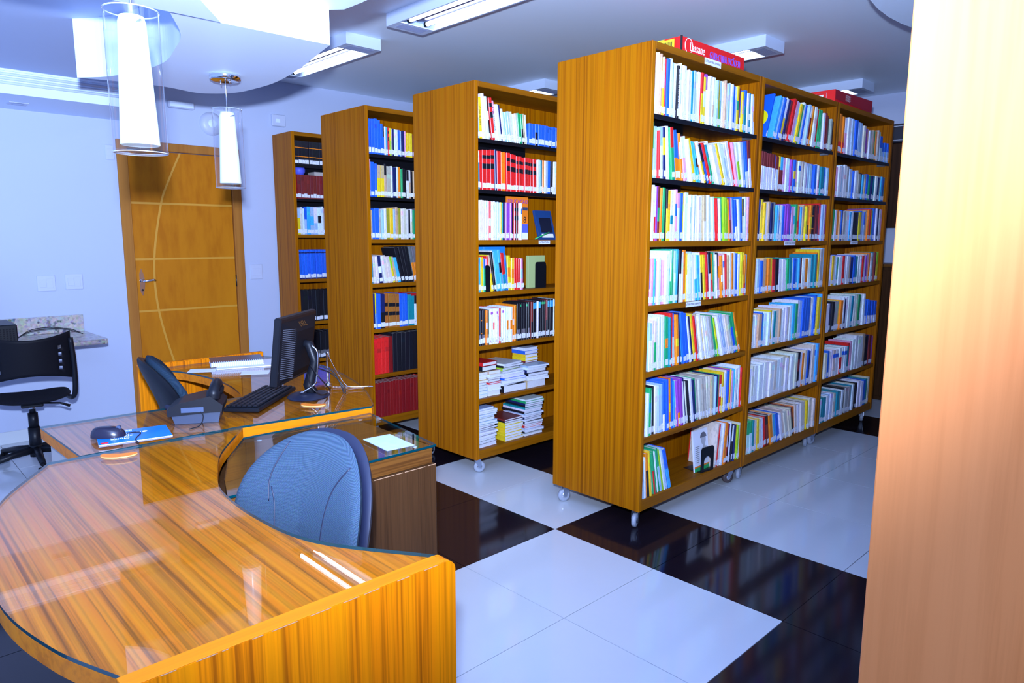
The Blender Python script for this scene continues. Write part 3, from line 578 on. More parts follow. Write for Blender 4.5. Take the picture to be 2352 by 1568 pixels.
shelf(N5, 7, XB, q0, q0 + .46, 'R22 R22 R22 R22 R22 R22 R22 R22 R22 R22 R22 R22 R22 R22 R22 R22 r20', ((0, .88), (1, .86)), ((0, 0), (.85, 0), (1, 3)), 48, label=False, hj=.005)
# wall bookcase
XA = AX1 - .014; p0 = AY + .03; N6 = 'wall bookcase'
ZA = {1: 2.077, 2: 1.794, 3: 1.493, 4: 1.11, 5: 0.737, 6: .40}; HA = {1: .23, 2: .26, 3: .28, 4: .35, 5: .34, 6: .31}
def ashelf(n, toks, hp, **k): row(N6, n, toks, XA, p0, p0 + .40, ZA[n], HA[n], hp, **k)
ashelf(1, 'ko26 ko26 ko26 ko26 ko26 ko26 ko26 ko26 ko26 ko26 ko26 ko26', ((0, .86), (1, .86)), seed=51, hj=.004)
ashelf(2, 'R14 m22 m22 m22 m22 m22 m22 m22 m22 m22 m22 m22 m22 m22', ((0, .78), (1, .76)), seed=52, hj=.004)
ashelf(3, 'ly20 i14 w14 bl16 s20 ls26 wl22 wk22 w14 e22 ik18 n14 br20 w14 n14', ((0, .80), (.5, .84), (1, .82)), seed=53)
ashelf(4, ' '.join(['bn20'] * 15), ((0, .72), (1, .72)), seed=54, hj=.004)
ashelf(5, ' '.join(['k26'] * 11), ((0, .80), (1, .80)), seed=55, hj=.004)
ashelf(6, ' '.join(['kd20'] * 14), ((0, .80), (1, .74)), seed=56)
# the books that show largest stand singly, the rest is one mass
def area(b):
    p = Vector(b['loc']) + Vector((0, b['t'] / 2, b['h'] / 2)) - CAMLOC; z = p.dot(cf); nx = abs(p.normalized().x)
    return b['t'] * b['h'] * nx / (z * z)
order = sorted(range(len(BOOKS)), key=lambda k: -area(BOOKS[k])); single = set(order[:310])
stuff = MB(); SID = {}
for k, b in enumerate(BOOKS):
    if k in single:
        cv, pg, lb = MB(), MB(), MB(); mb_lab_mi[0] = 0
        book_geo(b, cv, pg, lb)
        o = cv.build('book', M['book'], None, b['loc']); pg.build('pages', M['bookpages'], o)
        if lb.v: lb.build('spine_label', M['sticker'], o)
        let = b['let']; nm = NAME[let[0]] + (' and ' + NAME[let[1]] if len(let) > 1 and NAME[let[1]] != NAME[let[0]] else '')
        sz = 'thick' if b['t'] > .03 else ('thin' if b['t'] < .017 else ''); st = 'leaning ' if abs(b['lean']) > R(6) else ''
        lab = '%s%s %s book, %s from left, %s shelf down, %s' % (st, sz, nm, ordn(b['idx']), ordn(b['shelf']), b['where'])
        if len(lab.split()) > 16: lab = lab.replace(sz + ' ' if sz else 'leaning ', '', 1)
        tag(o, ' '.join(lab.split()), 'book', 'books on the %s shelf of the %s' % (ordn(b['shelf']), b['where']))
    else:
        mb_lab_mi[0] = 1; book_geo(b, stuff, stuff, stuff, b['loc'])
o = stuff.build('book_rows', [M['book'], M['sticker']]); tag(o, 'remaining rows of small library books packed on the farther bookcase shelves', 'books', kind='stuff')

def cover_book(name, label, loc, wdt, hgt, thk, m, face='x', tilt=0, lean=0, group=None):
    """a book turned so that its front cover faces +x; loc is the lower left corner of the cover"""
    t = thing(name, label, 'book', loc, tilt, group)
    T_ = Matrix.Rotation(-lean, 4, 'Y')
    MB().bbox(-.0025, 0, 0, wdt, 0, hgt, .0008, T=T_).build('front_cover', m, t)
    MB().box(-thk + .0025, -.0025, .002, wdt - .004, .003, hgt - .004, T=T_).build('pages', M['pageedge'], t)
    MB().bbox(-thk, -thk + .0025, 0, wdt, 0, hgt, .0008, T=T_).build('back_cover', m, t)
    MB().box(-thk, 0, -.0015, 0, 0, hgt, T=T_).build('spine', m, t)
    return t, T_
def bookend(label, loc, rz=0, arch=False, wdt=.12, hgt=.155):
    """bent steel plate: the plate stands in the local x-z plane facing -y... """
    t = thing('bookend', label, 'bookend', loc, rz, 'black steel bookends')
    n = 8; r_ = .018; out = [(-wdt / 2, 0)] + [(-wdt / 2 + r_ - r_ * math.cos(a), hgt - r_ + r_ * math.sin(a)) for a in [PI / 2 * k / n for k in range(n + 1)]] + [(wdt / 2 - r_ + r_ * math.sin(a), hgt - r_ + r_ * math.cos(a)) for a in [PI / 2 * k / n for k in range(n + 1)]] + [(wdt / 2, 0)]
    Fm = frame((0, 0, 0), (0, 1, 0), (0, 0, 1)); mb = MB()
    if arch:
        aw = wdt * .27; ah = hgt * .62
        left = [(-aw, 0), (-aw, ah - aw)]; arcp = [(-aw * math.cos(a), ah - aw + aw * math.sin(a)) for a in [PI * k / 10 for k in range(11)]]
        outer = out[::-1]; inner = [(-aw, .012)] + arcp + [(aw, .012)]
        # polygon with a notch reaching a bottom strip
        mb.prism([(-wdt / 2, .012)] + out[1:-1] + [(wdt / 2, .012)] + [(aw, .012)] + arcp[::-1] + [(-aw, .012)], -.0015, .0015, T=Fm); mb.box(-.0015, .0015, -wdt / 2, wdt / 2, 0, .012)
    else: mb.prism(out, -.0015, .0015, T=Fm)
    mb.build('plate', M['black'], t); MB().box(-.12, 0, -wdt / 2, wdt / 2, 0, .0015).build('foot', M['black'], t)
    return t
# turned covers and bookends on the nearest bookcase
yb_ = a1 - .42
t, T_ = cover_book('magazine', 'white magazine with a grey portrait turned outward on the bottom shelf', (XD - .035, yb_ - .01, ZB[0] + .001), .155, .235, .008, M['paper'], lean=R(6))
MB().box(.0003, .0009, 0, .155, 0, .022, T=T_).build('cover_band', M['greenprint'], t); MB().box(.0003, .0009, 0, .155, .022, .030, T=T_).build('cover_band', M['orangeprint'], t)
pm = MB()
for k, (cy_, cz_, ry_, rz_) in enumerate(((.105, .175, .026, .034), (.108, .135, .014, .02), (.115, .105, .040, .028))):
    pm.prism([(cy_ + ry_ * math.cos(a), cz_ + rz_ * math.sin(a)) for a in [2 * PI * i / 20 for i in range(20)]], .0004 + .0001 * k, .0008 + .0001 * k, T=T_ @ frame((0, 0, 0), (0, 1, 0), (0, 0, 1)))
pm.build('printed_portrait', M['skinprint'], t)
MB().prism([(.105 + .033 * math.cos(a), .185 + .03 * math.sin(a)) for a in [PI * i / 14 for i in range(15)]], .0007, .0010, T=T_ @ frame((0, 0, 0), (0, 1, 0), (0, 0, 1))).build('printed_hair', M['greyink'], t)
lm_ = MB()
for k in range(9): lm_.box(.0003, .0008, .012, .012 + .05 * (0.7 + .3 * ((k * 7) % 3) / 2), .05 + k * .011, .0525 + k * .011, T=T_)
lm_.build('printed_lines', M['greyink'], t)
bookend('black arched bookend on the bottom shelf of the nearest bookcase', (XD - .004, a1 - .355, ZB[0] + .0005), R(-6), True, .115, .145)
bookend('black bookend closing the fifth shelf of the nearest bookcase', (XD - .10, a1 - .03, ZB[2] + .0005), R(0), False, .03, .16)
# tall thin covers standing behind the rows
def behind(where, sh, y0, wd_, hg, m, lab, dx=.10):
    t, _ = cover_book('book', lab, (XD - dx - .12, y0, Z[sh] + .0005), wd_, hg, .006, m); return t
t = thing('book', 'large bright blue book with a yellow disc, leaning at left of top shelf', 'book', (XD - .004, b0 + .004, Z[1] + .001))
Tl = Matrix.Rotation(R(13), 4, 'X')
bm = MB().bbox(-.205, 0, 0, .012, 0, .272, .001, T=Matrix.Translation((0, .058, 0)) @ Matrix.Rotation(-R(19), 4, 'X')); bm.build('cover', mat('bright_blue_cover', (.01, .11, .85), .3), t)
t.location.y -= .002
MB().prism([(-.062 + .05 * math.cos(a), .125 + .05 * math.sin(a)) for a in [2 * PI * k / 24 for k in range(24)]], 0, .0006, T=Matrix.Translation((0, .058, 0)) @ Matrix.Rotation(-R(19), 4, 'X') @ frame((0, -.0003, 0), (1, 0, 0), (0, 0, 1))).build('yellow_disc', mat('yellow_disc_print', (.75, .70, .01), .4), t)
MB().box(.0003, .0009, .001, .011, .012, .045, T=Matrix.Translation((0, .058, 0)) @ Matrix.Rotation(-R(19), 4, 'X')).build('spine_label', M['sticker'], t)
# education book and friends in the second row
ye = s0 + .385
t, T_ = cover_book('book', 'orange workbook titled in purple, cover outward in second-row bookcase', (XC - .045, ye - .10, Z[3] + .001), .185, .268, .012, M['orangeprint'])
text('title', 'EDUCAÇÃO', .036, M['purpleink'], t, frame((.0008, .092, .238), (0, 1, 0), (0, 0, 1)), scx=.9)
MB().box(.0002, .0009, .10, .183, .002, .10).build('blue_panel', M['blueprint'], t); MB().box(.0002, .001, .115, .183, .002, .045).build('white_panel', M['whiteink'], t)
text('grade_number', '8', .055, M['ink'], t, frame((.001, .155, .125), (0, 1, 0), (0, 0, 1)))
MB().box(.0002, .001, .135, .18, .185, .205).build('small_print', M['slate'], t)
t, T_ = cover_book('book', 'dark blue book propped diagonally at right of the third shelf, second-row bookcase', (XC - .05, ye + .20, Z[3] + .001), .16, .20, .014, mat('deep_blue_cover', (.015, .06, .22), .35), lean=R(16))
MB().box(.0002, .0009, .03, .14, .015, .04, T=T_).build('white_panel', M['whiteink'], t); MB().box(.0002, .0009, .03, .14, .05, .15, T=T_).build('picture_panel', M['darkblue'], t)
tag(MB().tube([(XC - .03, ye + .135, Z[3] + .006), (XC - .012, ye + .25, Z[3] + .05)], .004, 8).build('pen', M['greenprint']), 'slim green pen resting by the dark blue book', 'pen')
for q, (yy, lab) in enumerate(((s0 + .02, 'sky blue picture book standing at back left, fourth shelf, second-row bookcase'), (s0 + .19, 'sky blue picture book standing at back centre, fourth shelf, second-row bookcase'))):
    t, T_ = cover_book('book', lab, (XC - .16, yy, Z[4] + .001), .165 if q == 0 else .185, .268, .012, mat('sky_cover', (.02, .24, .85), .3))
    MB().prism([(.09 + .05 * math.cos(a), .12 + .07 * math.sin(a)) for a in [2 * PI * k / 20 for k in range(20)]], .0003, .0009, T=frame((0, 0, 0), (0, 1, 0), (0, 0, 1))).build('printed_cloud', mat('cloud_print', (.45, .65, .9), .4), t)
bookend('black bookend among the picture books at left, fourth shelf, second-row bookcase', (XC + .0005, s0 + .075, Z[4] + .0005), R(0), False, .045, .16)
t, T_ = cover_book('book', 'dark red book leaning alone on the fourth shelf of the second-row bookcase', (XC - .10, s0 + .405, Z[4] + .001), .015, .17, .10, M['redbox2'])
t, T_ = cover_book('book', 'pale green book behind a bookend, fourth shelf, second-row bookcase', (XC - .05, s0 + .48, Z[4] + .001), .155, .21, .02, mat('pale_green_cover', (.42, .52, .22), .4))
bookend('black bookend in front of the pale green book, second-row bookcase', (XC - .02, s0 + .565, Z[4] + .0005), 0, False, .10, .17)
tag(MB().lathe([(0.001, 0)] + [(.05 * math.sin(a), .05 - .05 * math.cos(a)) for a in [PI * k / 12 for k in range(1, 12)]] + [(.001, .10)], 20).build('ball', M['blueprint'], None, (XA - .10, p0 + .09, 1.794 + .195)), 'blue ball lying on the maroon volumes in the wall bookcase', 'ball')
tag(MB().bbox(-.12, 0, 0, .17, 0, .035, .002).build('box', M['cream'], None, (XA - .02, p0 + .19, 1.794 + .20)), 'cream box lying on the maroon volumes in the wall bookcase', 'box')
t, T_ = cover_book('book', 'maroon book lying flat on top of the upright books, third-row bookcase', (XB - .005, q0 + .34, Z[5] + .222), .13, .02, .17, M['redbox2'])
# lettering on two spines of the top shelves
def spine_text(body, where, sh, let, size, m, skip=0):
    for k in sorted(single):
        b = BOOKS[k]
        if b['where'] == where and b['shelf'] == sh and b['let'] == let:
            if skip: skip -= 1; continue
            th = b['lean']; up = (0, -math.sin(th), math.cos(th)); c = Vector(b['loc']) + Vector((.0012, 0, 0)) + Vector((0, math.cos(th), math.sin(th))) * (b['t'] / 2) + Vector(up) * (b['h'] * .55)
            for o in bpy.data.objects:
                if o.name.startswith('book') and o.get('category') == 'book' and (o.location - Vector(b['loc'])).length < 1e-6:
                    mt = frame(c - Vector(b['loc']), (0, math.sin(th), -math.cos(th)), (0, math.cos(th), math.sin(th)))
                    text('spine_title', body, size, m, o, mt, ext=.0003); return
spine_text('UM TESOURO DE CONTOS DE FADAS', N1, 1, 'k', .0112, M['whiteink'])
spine_text('A TERCEIRA ONDA', N4, 1, 'pw', .016, M['ink'])
spine_text('O Jogo do Livro', N4, 1, 'y', .016, M['ink'])

# lying books and magazines, shelves six and seven of the second row
def lying(kind, label, group, x, y, z, dx, dy, th, spine, rz, page=None, mag=True, face='x'):
    """flat book: pages show on the front edge, covers above and below, spine on the -y side"""
    t = thing(kind, label, kind, (x, y, z), rz, group); cv = M['book']
    rnd = random.Random(int(abs(x * 1e4) + abs(y * 1e5) + z * 1e6)); cc = jit(PAL[spine], rnd)
    ct = .0012 if mag else .0022
    mb = MB()
    for z0, z1 in ((0, ct), (th - ct, th)): mb.box(-dx, 0, 0, dy, z0, z1, cc)
    mb.box(-dx, 0, 0, .0012, ct, th - ct, cc); mb.build('cover', cv, t)
    e = .002 if mag else .004
    MB().box(-dx + e, -e, .0012, dy - e, ct, th - ct).build('pages', M['pageedge'], t)
    return t
rl = random.Random(5)
def pile(y, z, ths, dx, dy, kind, what, grp, cols, jx=.012, jr=5, x=XC - .004, mag=True):
    for k, th in enumerate(ths):
        lab = '%s %s, %s from the bottom' % (NAME[cols[k % len(cols)]], what, ordn(k + 1))
        rz = R(rl.uniform(-jr, jr)); lying(kind, lab, grp, x - rl.uniform(.012, .012 + jx), y + rl.uniform(-jx, jx) * .6, z, dx * rl.uniform(.95, 1.02), dy * rl.uniform(.94, 1.02), th, cols[k % len(cols)], rz, mag=mag)
        z += th + .0006
    return z
z7 = ZB[0] + .0005; z6_ = ZB[1] + .0005
pile(s0 + .01, z7, [.024, .020, .016, .013, .014, .012, .011, .012, .014, .010, .016, .018, .012, .014, .012, .010, .012], .21, .165, 'magazine', 'magazine, left pile on the bottom shelf', 'magazines in the left pile', 'wkwwkwwkwelewlewl')
pile(s0 + .245, z7, [.018, .016, .018, .017, .016, .018, .016, .012, .010], .20, .16, 'magazine', 'magazine, middle pile on the bottom shelf', 'magazines in the middle pile', 'yyyyyyykm', jx=.006, jr=2)
pile(s0 + .43, z7, [.014, .012, .014, .012, .014, .012, .016, .014, .012, .013, .012, .014, .016, .012, .014, .012, .014, .010], .21, .17, 'magazine', 'magazine, right pile on the bottom shelf', 'magazines in the right pile', 'wkwlrwkwnwlkwtkng')
pile(s0 + .005, z6_, [.022, .020, .018, .016, .018, .014, .014, .020, .014], .20, .09, 'book', 'book, left pile on the sixth shelf', 'books in the left pile', 'lleewaywa', jx=.008)
zz = pile(s0 + .105, z6_, [.034, .040, .012, .016, .012, .022, .022], .19, .105, 'book', 'book, second pile on the sixth shelf', 'books in the second pile', 'wwreewa', jx=.01, mag=False)
pile(s0 + .06, z6_ + .165, [.030, .022], .16, .13, 'book', 'book lying across the left piles', 'books lying across the piles', 'kr', mag=False)
zz = pile(s0 + .235, z6_, [.046, .012, .022, .014, .020, .010, .016, .018, .014, .012], .22, .20, 'book', 'wide book, middle pile on the sixth shelf', 'books in the middle pile', 'kwwbwweGkw', jx=.014, jr=12)
pile(s0 + .45, z6_, [.05, .016, .014, .018, .020, .016, .012], .20, .19, 'book', 'paperback, right pile on the sixth shelf', 'books in the right pile', 'awwknwl', jx=.014, jr=9)
pile(s0 + .52, z6_ + .150, [.012, .022, .022, .024, .020], .13, .13, 'book', 'volume, small pile at back right', 'volumes in the small back pile', 'myybw', x=XC - .10, jx=.004, jr=2, mag=False)

# signs on the boards
def sign(par, world, wd_, hg, body, size):
    o = MB().box(0, .0015, -wd_ / 2, wd_ / 2, -hg / 2, hg / 2).build('sign', M['paper'], par); o.location = Vector(world) - par.location
    text('lettering', body, size, M['ink'], o, frame((.0018, 0, 0), (0, 1, 0), (0, 0, 1)), ext=.0002)
sign(bcD[0], (DX1 + .0002, .80, ZT - .016), .155, .031, 'LITERATURA JUVENIL', .0155)
sign(bcD[0], (DX1 - .0035, .715, ZB[3] - .015), .145, .026, 'LITERATURA INFANTIL', .0145)
sign(bcD[1], (DX1 - .0035, 1.80, ZB[4] - .0155), .15, .024, 'LITERATURA JUVENIL', .0145)
sign(bcD[2], (DX1 - .0035, 2.84, ZB[4] - .0155), .13, .022, 'LITERATURA', .0145)
sign(bcC[0], (CX1 - .0035, .83, ZB[4] - .0155), .105, .024, 'LITERATURA', .0155)

# boxes on top of the nearest row
zt = ZT + .0005
t = thing('cardboard_box', 'red cardboard box with printed lettering on top of the nearest bookcase', 'box', (.235, .93, zt), R(0))
MB().bbox(-.34, 0, -.30, .33, 0, .10, .002).build('carton', M['redbox'], t)
MB().box(-.006, .0015, -.3025, -.294, .0, .1015).build('tape_edge', M['ink'], t)
text('maker_lettering', 'Lassane', .062, M['whiteink'], t, frame((.0006, -.155, .060), (0, 1, 0), (0, 0, 1)), shear=.1, scx=.75)
ring = MB(); cpts = [(.0012, -.235 + .034 * math.cos(a), .062 + .036 * math.sin(a)) for a in [2 * PI * k / 24 for k in range(25)]]; ring.tube(cpts, .0018, 5, False); ring.build('printed_ring', M['whiteink'], t)
text('small_lettering', 'Soluções em Escritório', .014, M['blueprint'], t, frame((.0006, -.145, .022), (0, 1, 0), (0, 0, 1)))
text('product_lettering', 'GUILHOTINA FACÃO 30', .050, M['blueprint'], t, frame((.0006, .125, .052), (0, 1, 0), (0, 0, 1)), scx=.58)
MB().box(-.30, -.10, -.3045, -.303, .03, .098).build('yellow_print', M['yellow'], t); MB().box(-.16, -.04, -.3052, -.304, .048, .092).build('barcode_label', M['yellow'], t)
text('number_lettering', '0954', .034, M['ink'], t, frame((-.19, -.3056, .030), (1, 0, 0), (0, 0, 1)))
bcm = MB()
for k in range(14): bcm.box(-.145 + k * .0068, -.145 + k * .0068 + (.0035 if k % 3 else .002), -.3060, -.3052, .056, .080)
bcm.build('barcode', M['ink'], t)
MB().box(-.20, -.10, -.3052, -.304, .012, .042).build('number_label', M['whiteink'], t)
t = thing('cardboard_box', 'red cardboard box with a glass symbol on top of the farthest bookcase', 'box', (.23, 2.78, zt), R(0))
MB().bbox(-.48, 0, -.25, .40, 0, .115, .002).build('carton', M['redbox'], t)
MB().add([(.0, -.25, .112), (.012, .40, .085), (.010, .40, .03), (.002, -.25, .05)], [(0, 3, 2, 1)]).add([(.0, -.25, .112), (.012, .40, .116), (.012, .40, .085)], [(0, 2, 1)]).build('lid_flap', M['redbox2'], t)
def gob(par):
    mb = MB(); F_ = frame((-.10, -.2512, .055), (1, 0, 0), (0, 0, 1))
    mb.prism([(-.022, .032), (.022, .032), (.014, .004), (.004, -.004), (.004, -.024), (.016, -.030), (-.016, -.030), (-.004, -.024), (-.004, -.004), (-.014, .004)][::-1], 0, .0006, T=F_)
    mb.build('glass_symbol', M['whiteink'], par)
    fr_ = MB(); fr_.tube([F_ @ Vector(p) for p in ((-.04, -.042, 0), (.04, -.042, 0), (.04, .042, 0), (-.04, .042, 0), (-.04, -.042, 0))], .0018, 4, False); fr_.build('symbol_frame', M['whiteink'], par)
gob(t)
lines_ = MB()
for k in range(6): lines_.box(.0122, .0128, -.10, -.02 + .01 * (k % 2), .055 + k * .007, .057 + k * .007)
lines_.build('small_lettering', M['whiteink'], t)
tag(MB().bbox(-.25, 0, -.32, .20, 0, .006, .001).bbox(-.24, -.005, -.31, .21, .006, .016, .001, mi=1).build('paper_stack', [M['black'], M['cream']], None, (.28, 1.78, zt)), 'flat stack of papers lying on the middle bookcase', 'papers')

# ------------------------------------------------------------------ ceiling lights
def fixture(label, x0, y0, rot=0, L_=1.25, W_=.27, lit=2):
    t = thing('ceiling_light', label, 'ceiling light', (x0, y0, CZ), 0, 'fluorescent ceiling lights')
    h = .075
    MB().box(0, L_, 0, .012, -h, 0).box(0, L_, W_ - .012, W_, -h, 0).box(0, .012, .012, W_ - .012, -h, 0).box(L_ - .012, L_, .012, W_ - .012, -h, 0).box(.012, L_ - .012, .012, W_ - .012, -.012, 0).build('housing', M['fixture'], t)
    for xa in (.012, L_ - .13): 
        MB().box(xa, xa + .118, .012, W_ - .012, -h, -h + .004).build('end_cover', M['fixture'], t)
        gm = MB()
        for k in range(10): gm.box(xa + .018 + k * .0085, xa + .022 + k * .0085, .04, W_ - .04, -h - .0012, -h)
        gm.build('grille', M['grille'], t)
    MB().add([(.13, .012, -.02), (L_ - .13, .012, -.02), (L_ - .13, W_ / 2, -.045), (.13, W_ / 2, -.045)], [(0, 1, 2, 3)]).add([(.13, W_ - .012, -.02), (L_ - .13, W_ - .012, -.02), (L_ - .13, W_ / 2, -.045), (.13, W_ / 2, -.045)], [(3, 2, 1, 0)]).build('reflector', M['reflector'], t)
    for yy in (W_ * .27, W_ * .73):
        MB().tube([(.135, yy, -.052), (L_ - .135, yy, -.052)], .013, 10).build('tube', M['tube'], t)
        for xa in (.13, L_ - .145): MB().tube([(xa, yy, -.052), (xa + .018, yy, -.052)], .0155, 10).build('tube_holder', M['black'], t)
    return t
fixture('fluorescent ceiling light at the top edge of the view', -1.47, .04)
fixture('fluorescent ceiling light partly hidden by the wavy ceiling panel', -3.22, .06)
fixture('fluorescent ceiling light above the near red box', -1.32, 2.09)
fixture('fluorescent ceiling light seen just above the second row bookcase', -3.25, 1.99)
fixture('fluorescent ceiling light above the far red box', -1.36, 3.90)

# ------------------------------------------------------------------ pendants
def pendant(label, x, y, zc, drop):
    t = thing('pendant_lamp', label, 'pendant lamp', (x, y, zc), 0, 'glass pendant lamps')
    MB().lathe([(0, 0), (.068, 0), (.070, -.008), (.068, -.022), (.060, -.026), (0, -.026)], 40).build('canopy', M['chrome'], t)
    for s_ in (-1, 1): MB().tube([(s_ * .028, s_ * .01, -.026), (s_ * .028, s_ * .01, -.040)], .0035, 8).build('screw', M['chrome'], t)
    MB().tube([(0, 0, -.026), (.0015, 0, -.05), (0, .001, -drop)], .003, 8).build('cord', M['steel'], t)
    z1 = -drop; hgt = .36; rg = .066
    MB().lathe([(rg, z1 - hgt), (rg, z1)], 48).build('glass_cylinder', M['glass'], t)
    MB().lathe([(rg - .002, z1 - .001), (rg - .001, z1 + .0012), (rg + .001, z1 + .0012), (rg + .0015, z1 - .001)], 48).build('glass_rim', M['rim'], t)
    MB().lathe([(rg - .002, z1 - hgt + .001), (rg - .001, z1 - hgt - .001), (rg + .001, z1 - hgt - .001), (rg + .0015, z1 - hgt + .001)], 48).build('glass_rim', M['rim'], t)
    MB().lathe([(0.02, z1 - hgt), (rg + .001, z1 - hgt), (rg + .001, z1 - hgt + .006)], 48).build('glass_base', M['glass'], t)
    MB().lathe([(0, z1 - .012), (.030, z1 - .014), (.034, z1 - .03), (.048, z1 - hgt + .022), (.046, z1 - hgt + .020), (.03, z1 - hgt + .05), (0, z1 - hgt + .06)], 40).build('shade', M['shade'], t)
    MB().tube([(-.078, 0, z1 - .035), (.078, 0, z1 - .035)], .0025, 6).build('crossbar', M['steel'], t)
    return t
pendant('near glass pendant lamp hanging over the desk, largest in view', .215, -1.895, 2.205, .155)
pendant('far glass pendant lamp hanging in front of the door', -1.09, -1.12, 2.215, .155)

# ------------------------------------------------------------------ desks
def outline(pts, n=8): return [(p.x, p.y) for p in spline([(x, y, 0) for x, y in pts], n)]
ZG = .760
D1o = outline(near_top, 8) + outline([(-.268, -1.49), (-.268, -2.08)], 1) + outline([(-.268, -2.09), (.03, -2.255), (.35, -2.335), (.68, -2.35), (.92, -2.31), (1.10, -2.245)], 8)
D1o = D1o[::-1]
t = thing('reception_desk', 'near reception desk with curved glass-covered veneer top', 'desk', (.4, -2.0, 0), 0, 'curved reception desks')
def part(mb, name, m, par, off): mb.v = [(x - off[0], y - off[1], z - off[2]) for x, y, z in mb.v]; return mb.build(name, m, par)
o1 = (.4, -2.0, 0)
part(MB().prism(D1o, ZG - .046, ZG - .0085, mside=1), 'desktop', [M['wx'], M['wbar']], t, o1)
part(MB().prism(D1o, ZG - .008, ZG, mside=1), 'glass_top', [M['deskglass'], M['glassedge']], t, o1)
pnl = MB(); F_ = frame((1.105, 0, 0), (0, 1, 0), (0, 0, 1))
sil = [(-2.255, 0), (-1.585, 0), (-1.585, .739)] + [(-1.585 - .025 + .025 * math.cos(a), .739 + .025 * math.sin(a)) for a in [PI / 2 * k / 6 for k in range(1, 7)]] + [(-2.255, .764)]
pnl.prism(sil, 0, .042, T=F_); ep = part(pnl, 'end_panel', M['wpz'], t, o1)
part(MB().bbox(1.106, 1.146, -2.2545, -1.615, .7642, .7656, .0005), 'edge_band', M['wbar'], t, o1)
chipm = MB(); rc = random.Random(3); yy = -2.25
while yy < -1.62:
    ln = rc.uniform(.01, .05); chipm.box(1.1462, 1.1474, yy, min(-1.625, yy + ln), .7632, .7642); yy += ln + rc.uniform(.005, .05)
part(chipm, 'worn_edge', M['chip'], t, o1)['kind'] = 'stuff'
part(MB().bbox(-.262, -.225, -2.02, -1.52, 0, ZG - .047, .002), 'end_panel', M['wpz'], t, o1)
part(MB().bbox(-.22, 1.10, -2.10, -2.07, .25, ZG - .047, .002), 'modesty_panel', M['wpz'], t, o1)

D2o = outline([(-1.76, -1.385), (-1.61, -1.262), (-1.44, -1.212), (-1.23, -1.19), (-1.03, -1.2), (-.87, -1.228), (-.762, -1.256)], 6) + [(-.785, -2.02), (-.277, -2.0), (-.277, -1.47), (-.215, -.93)] + \
    outline([(-.24, -.905), (-.43, -.81), (-.65, -.722), (-.96, -.64), (-1.20, -.605), (-1.46, -.605), (-1.66, -.665), (-1.76, -.72)], 6)
D2o = D2o[::-1] if sum(a[0] * b[1] - b[0] * a[1] for a, b in zip(D2o, D2o[1:] + D2o[:1])) < 0 else D2o
t = thing('reception_desk', 'far reception desk carrying the monitor, keyboard and telephone', 'desk', (-1.0, -1.2, 0), 0, 'curved reception desks')
o2 = (-1.0, -1.2, 0)
part(MB().prism(D2o, ZG - .046, ZG - .0085, mside=1), 'desktop', [M['wx'], M['wbar']], t, o2)
part(MB().prism(D2o, ZG - .008, ZG, mside=1), 'glass_top', [M['deskglass'], M['glassedge']], t, o2)
part(MB().bbox(-1.80, -1.762, -1.40, -.70, 0, .785, .006), 'end_panel', M['wpz'], t, o2)
part(MB().bbox(-.77, -.29, -1.995, -1.965, 0, ZG - .047, .002), 'end_panel', M['cream'], t, o2)
mp_ = MB(); mc = outline([(-.34, -.98), (-.65, -.82), (-.96, -.74), (-1.20, -.705), (-1.46, -.705), (-1.755, -.80)], 6)
for (xa, ya), (xb, yb) in zip(mc, mc[1:]):
    mp_.add([(xa, ya, .12), (xb, yb, .12), (xb, yb, ZG - .047), (xa, ya, ZG - .047), (xa, ya + .02, .12), (xb, yb + .02, .12), (xb, yb + .02, ZG - .047), (xa, ya + .02, ZG - .047)], [(0, 1, 2, 3), (4, 7, 6, 5), (0, 4, 5, 1), (3, 2, 6, 7)])
part(mp_, 'modesty_panel', M['wpz'], t, o2)
part(MB().bbox(-1.20, -.80, -1.10, -.86, .59, ZG - .047, .004), 'drawer_box', M['blackmatte'], t, o2)

t = thing('desk_return', 'low brown cabinet with a glass top between the two desks', 'cabinet', (.07, -1.4, 0)); o3 = (.07, -1.4, 0)
ZR = .735
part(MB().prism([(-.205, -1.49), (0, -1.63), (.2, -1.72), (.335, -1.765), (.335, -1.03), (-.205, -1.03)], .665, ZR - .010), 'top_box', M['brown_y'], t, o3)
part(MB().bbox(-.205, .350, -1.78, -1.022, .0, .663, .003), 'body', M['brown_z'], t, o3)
part(MB().prism([(-.205, -1.49), (0, -1.63), (.2, -1.722), (.350, -1.772), (.350, -1.022), (-.205, -.945)], ZR - .008, ZR, mside=1), 'glass_top', [M['deskglass'], M['glassedge']], t, o3)
for (x, y) in ((.30, -1.08), (-.16, -1.02), (-.16, -1.45), (.30, -1.70)): part(MB().lathe([(0, ZR - .0095), (.009, ZR - .0095), (.009, ZR - .0082), (0, ZR - .0082)], 14, T=Matrix.Translation((x, y, 0))), 'glass_pad', M['white'], t, o3)
cm_ = MB(); yy = -1.77
while yy < -1.05:
    ln = rc.uniform(.02, .09); cm_.box(.3495, .3508, yy, min(-1.025, yy + ln), .6615, .6638); yy += ln + rc.uniform(.002, .03)
part(cm_, 'worn_edge', M['chip'], t, o3)['kind'] = 'stuff'
part(MB().box(.351, .353, -1.79, -1.765, .575, .61), 'paper_tag', M['paper'], t, o3)
tag(MB().box(-.09, .09, -.055, .055, 0, .0012).build('leaflet', None or mat('pale_blue_leaflet', (.50, .66, .95), .35, vary=.25, vscale=30), None, (.215, -1.135, ZR + .0005)), 'pale blue leaflet lying on the low cabinet glass', 'leaflet')
bpy.data.objects['leaflet'].rotation_euler = (0, 0, R(-5))

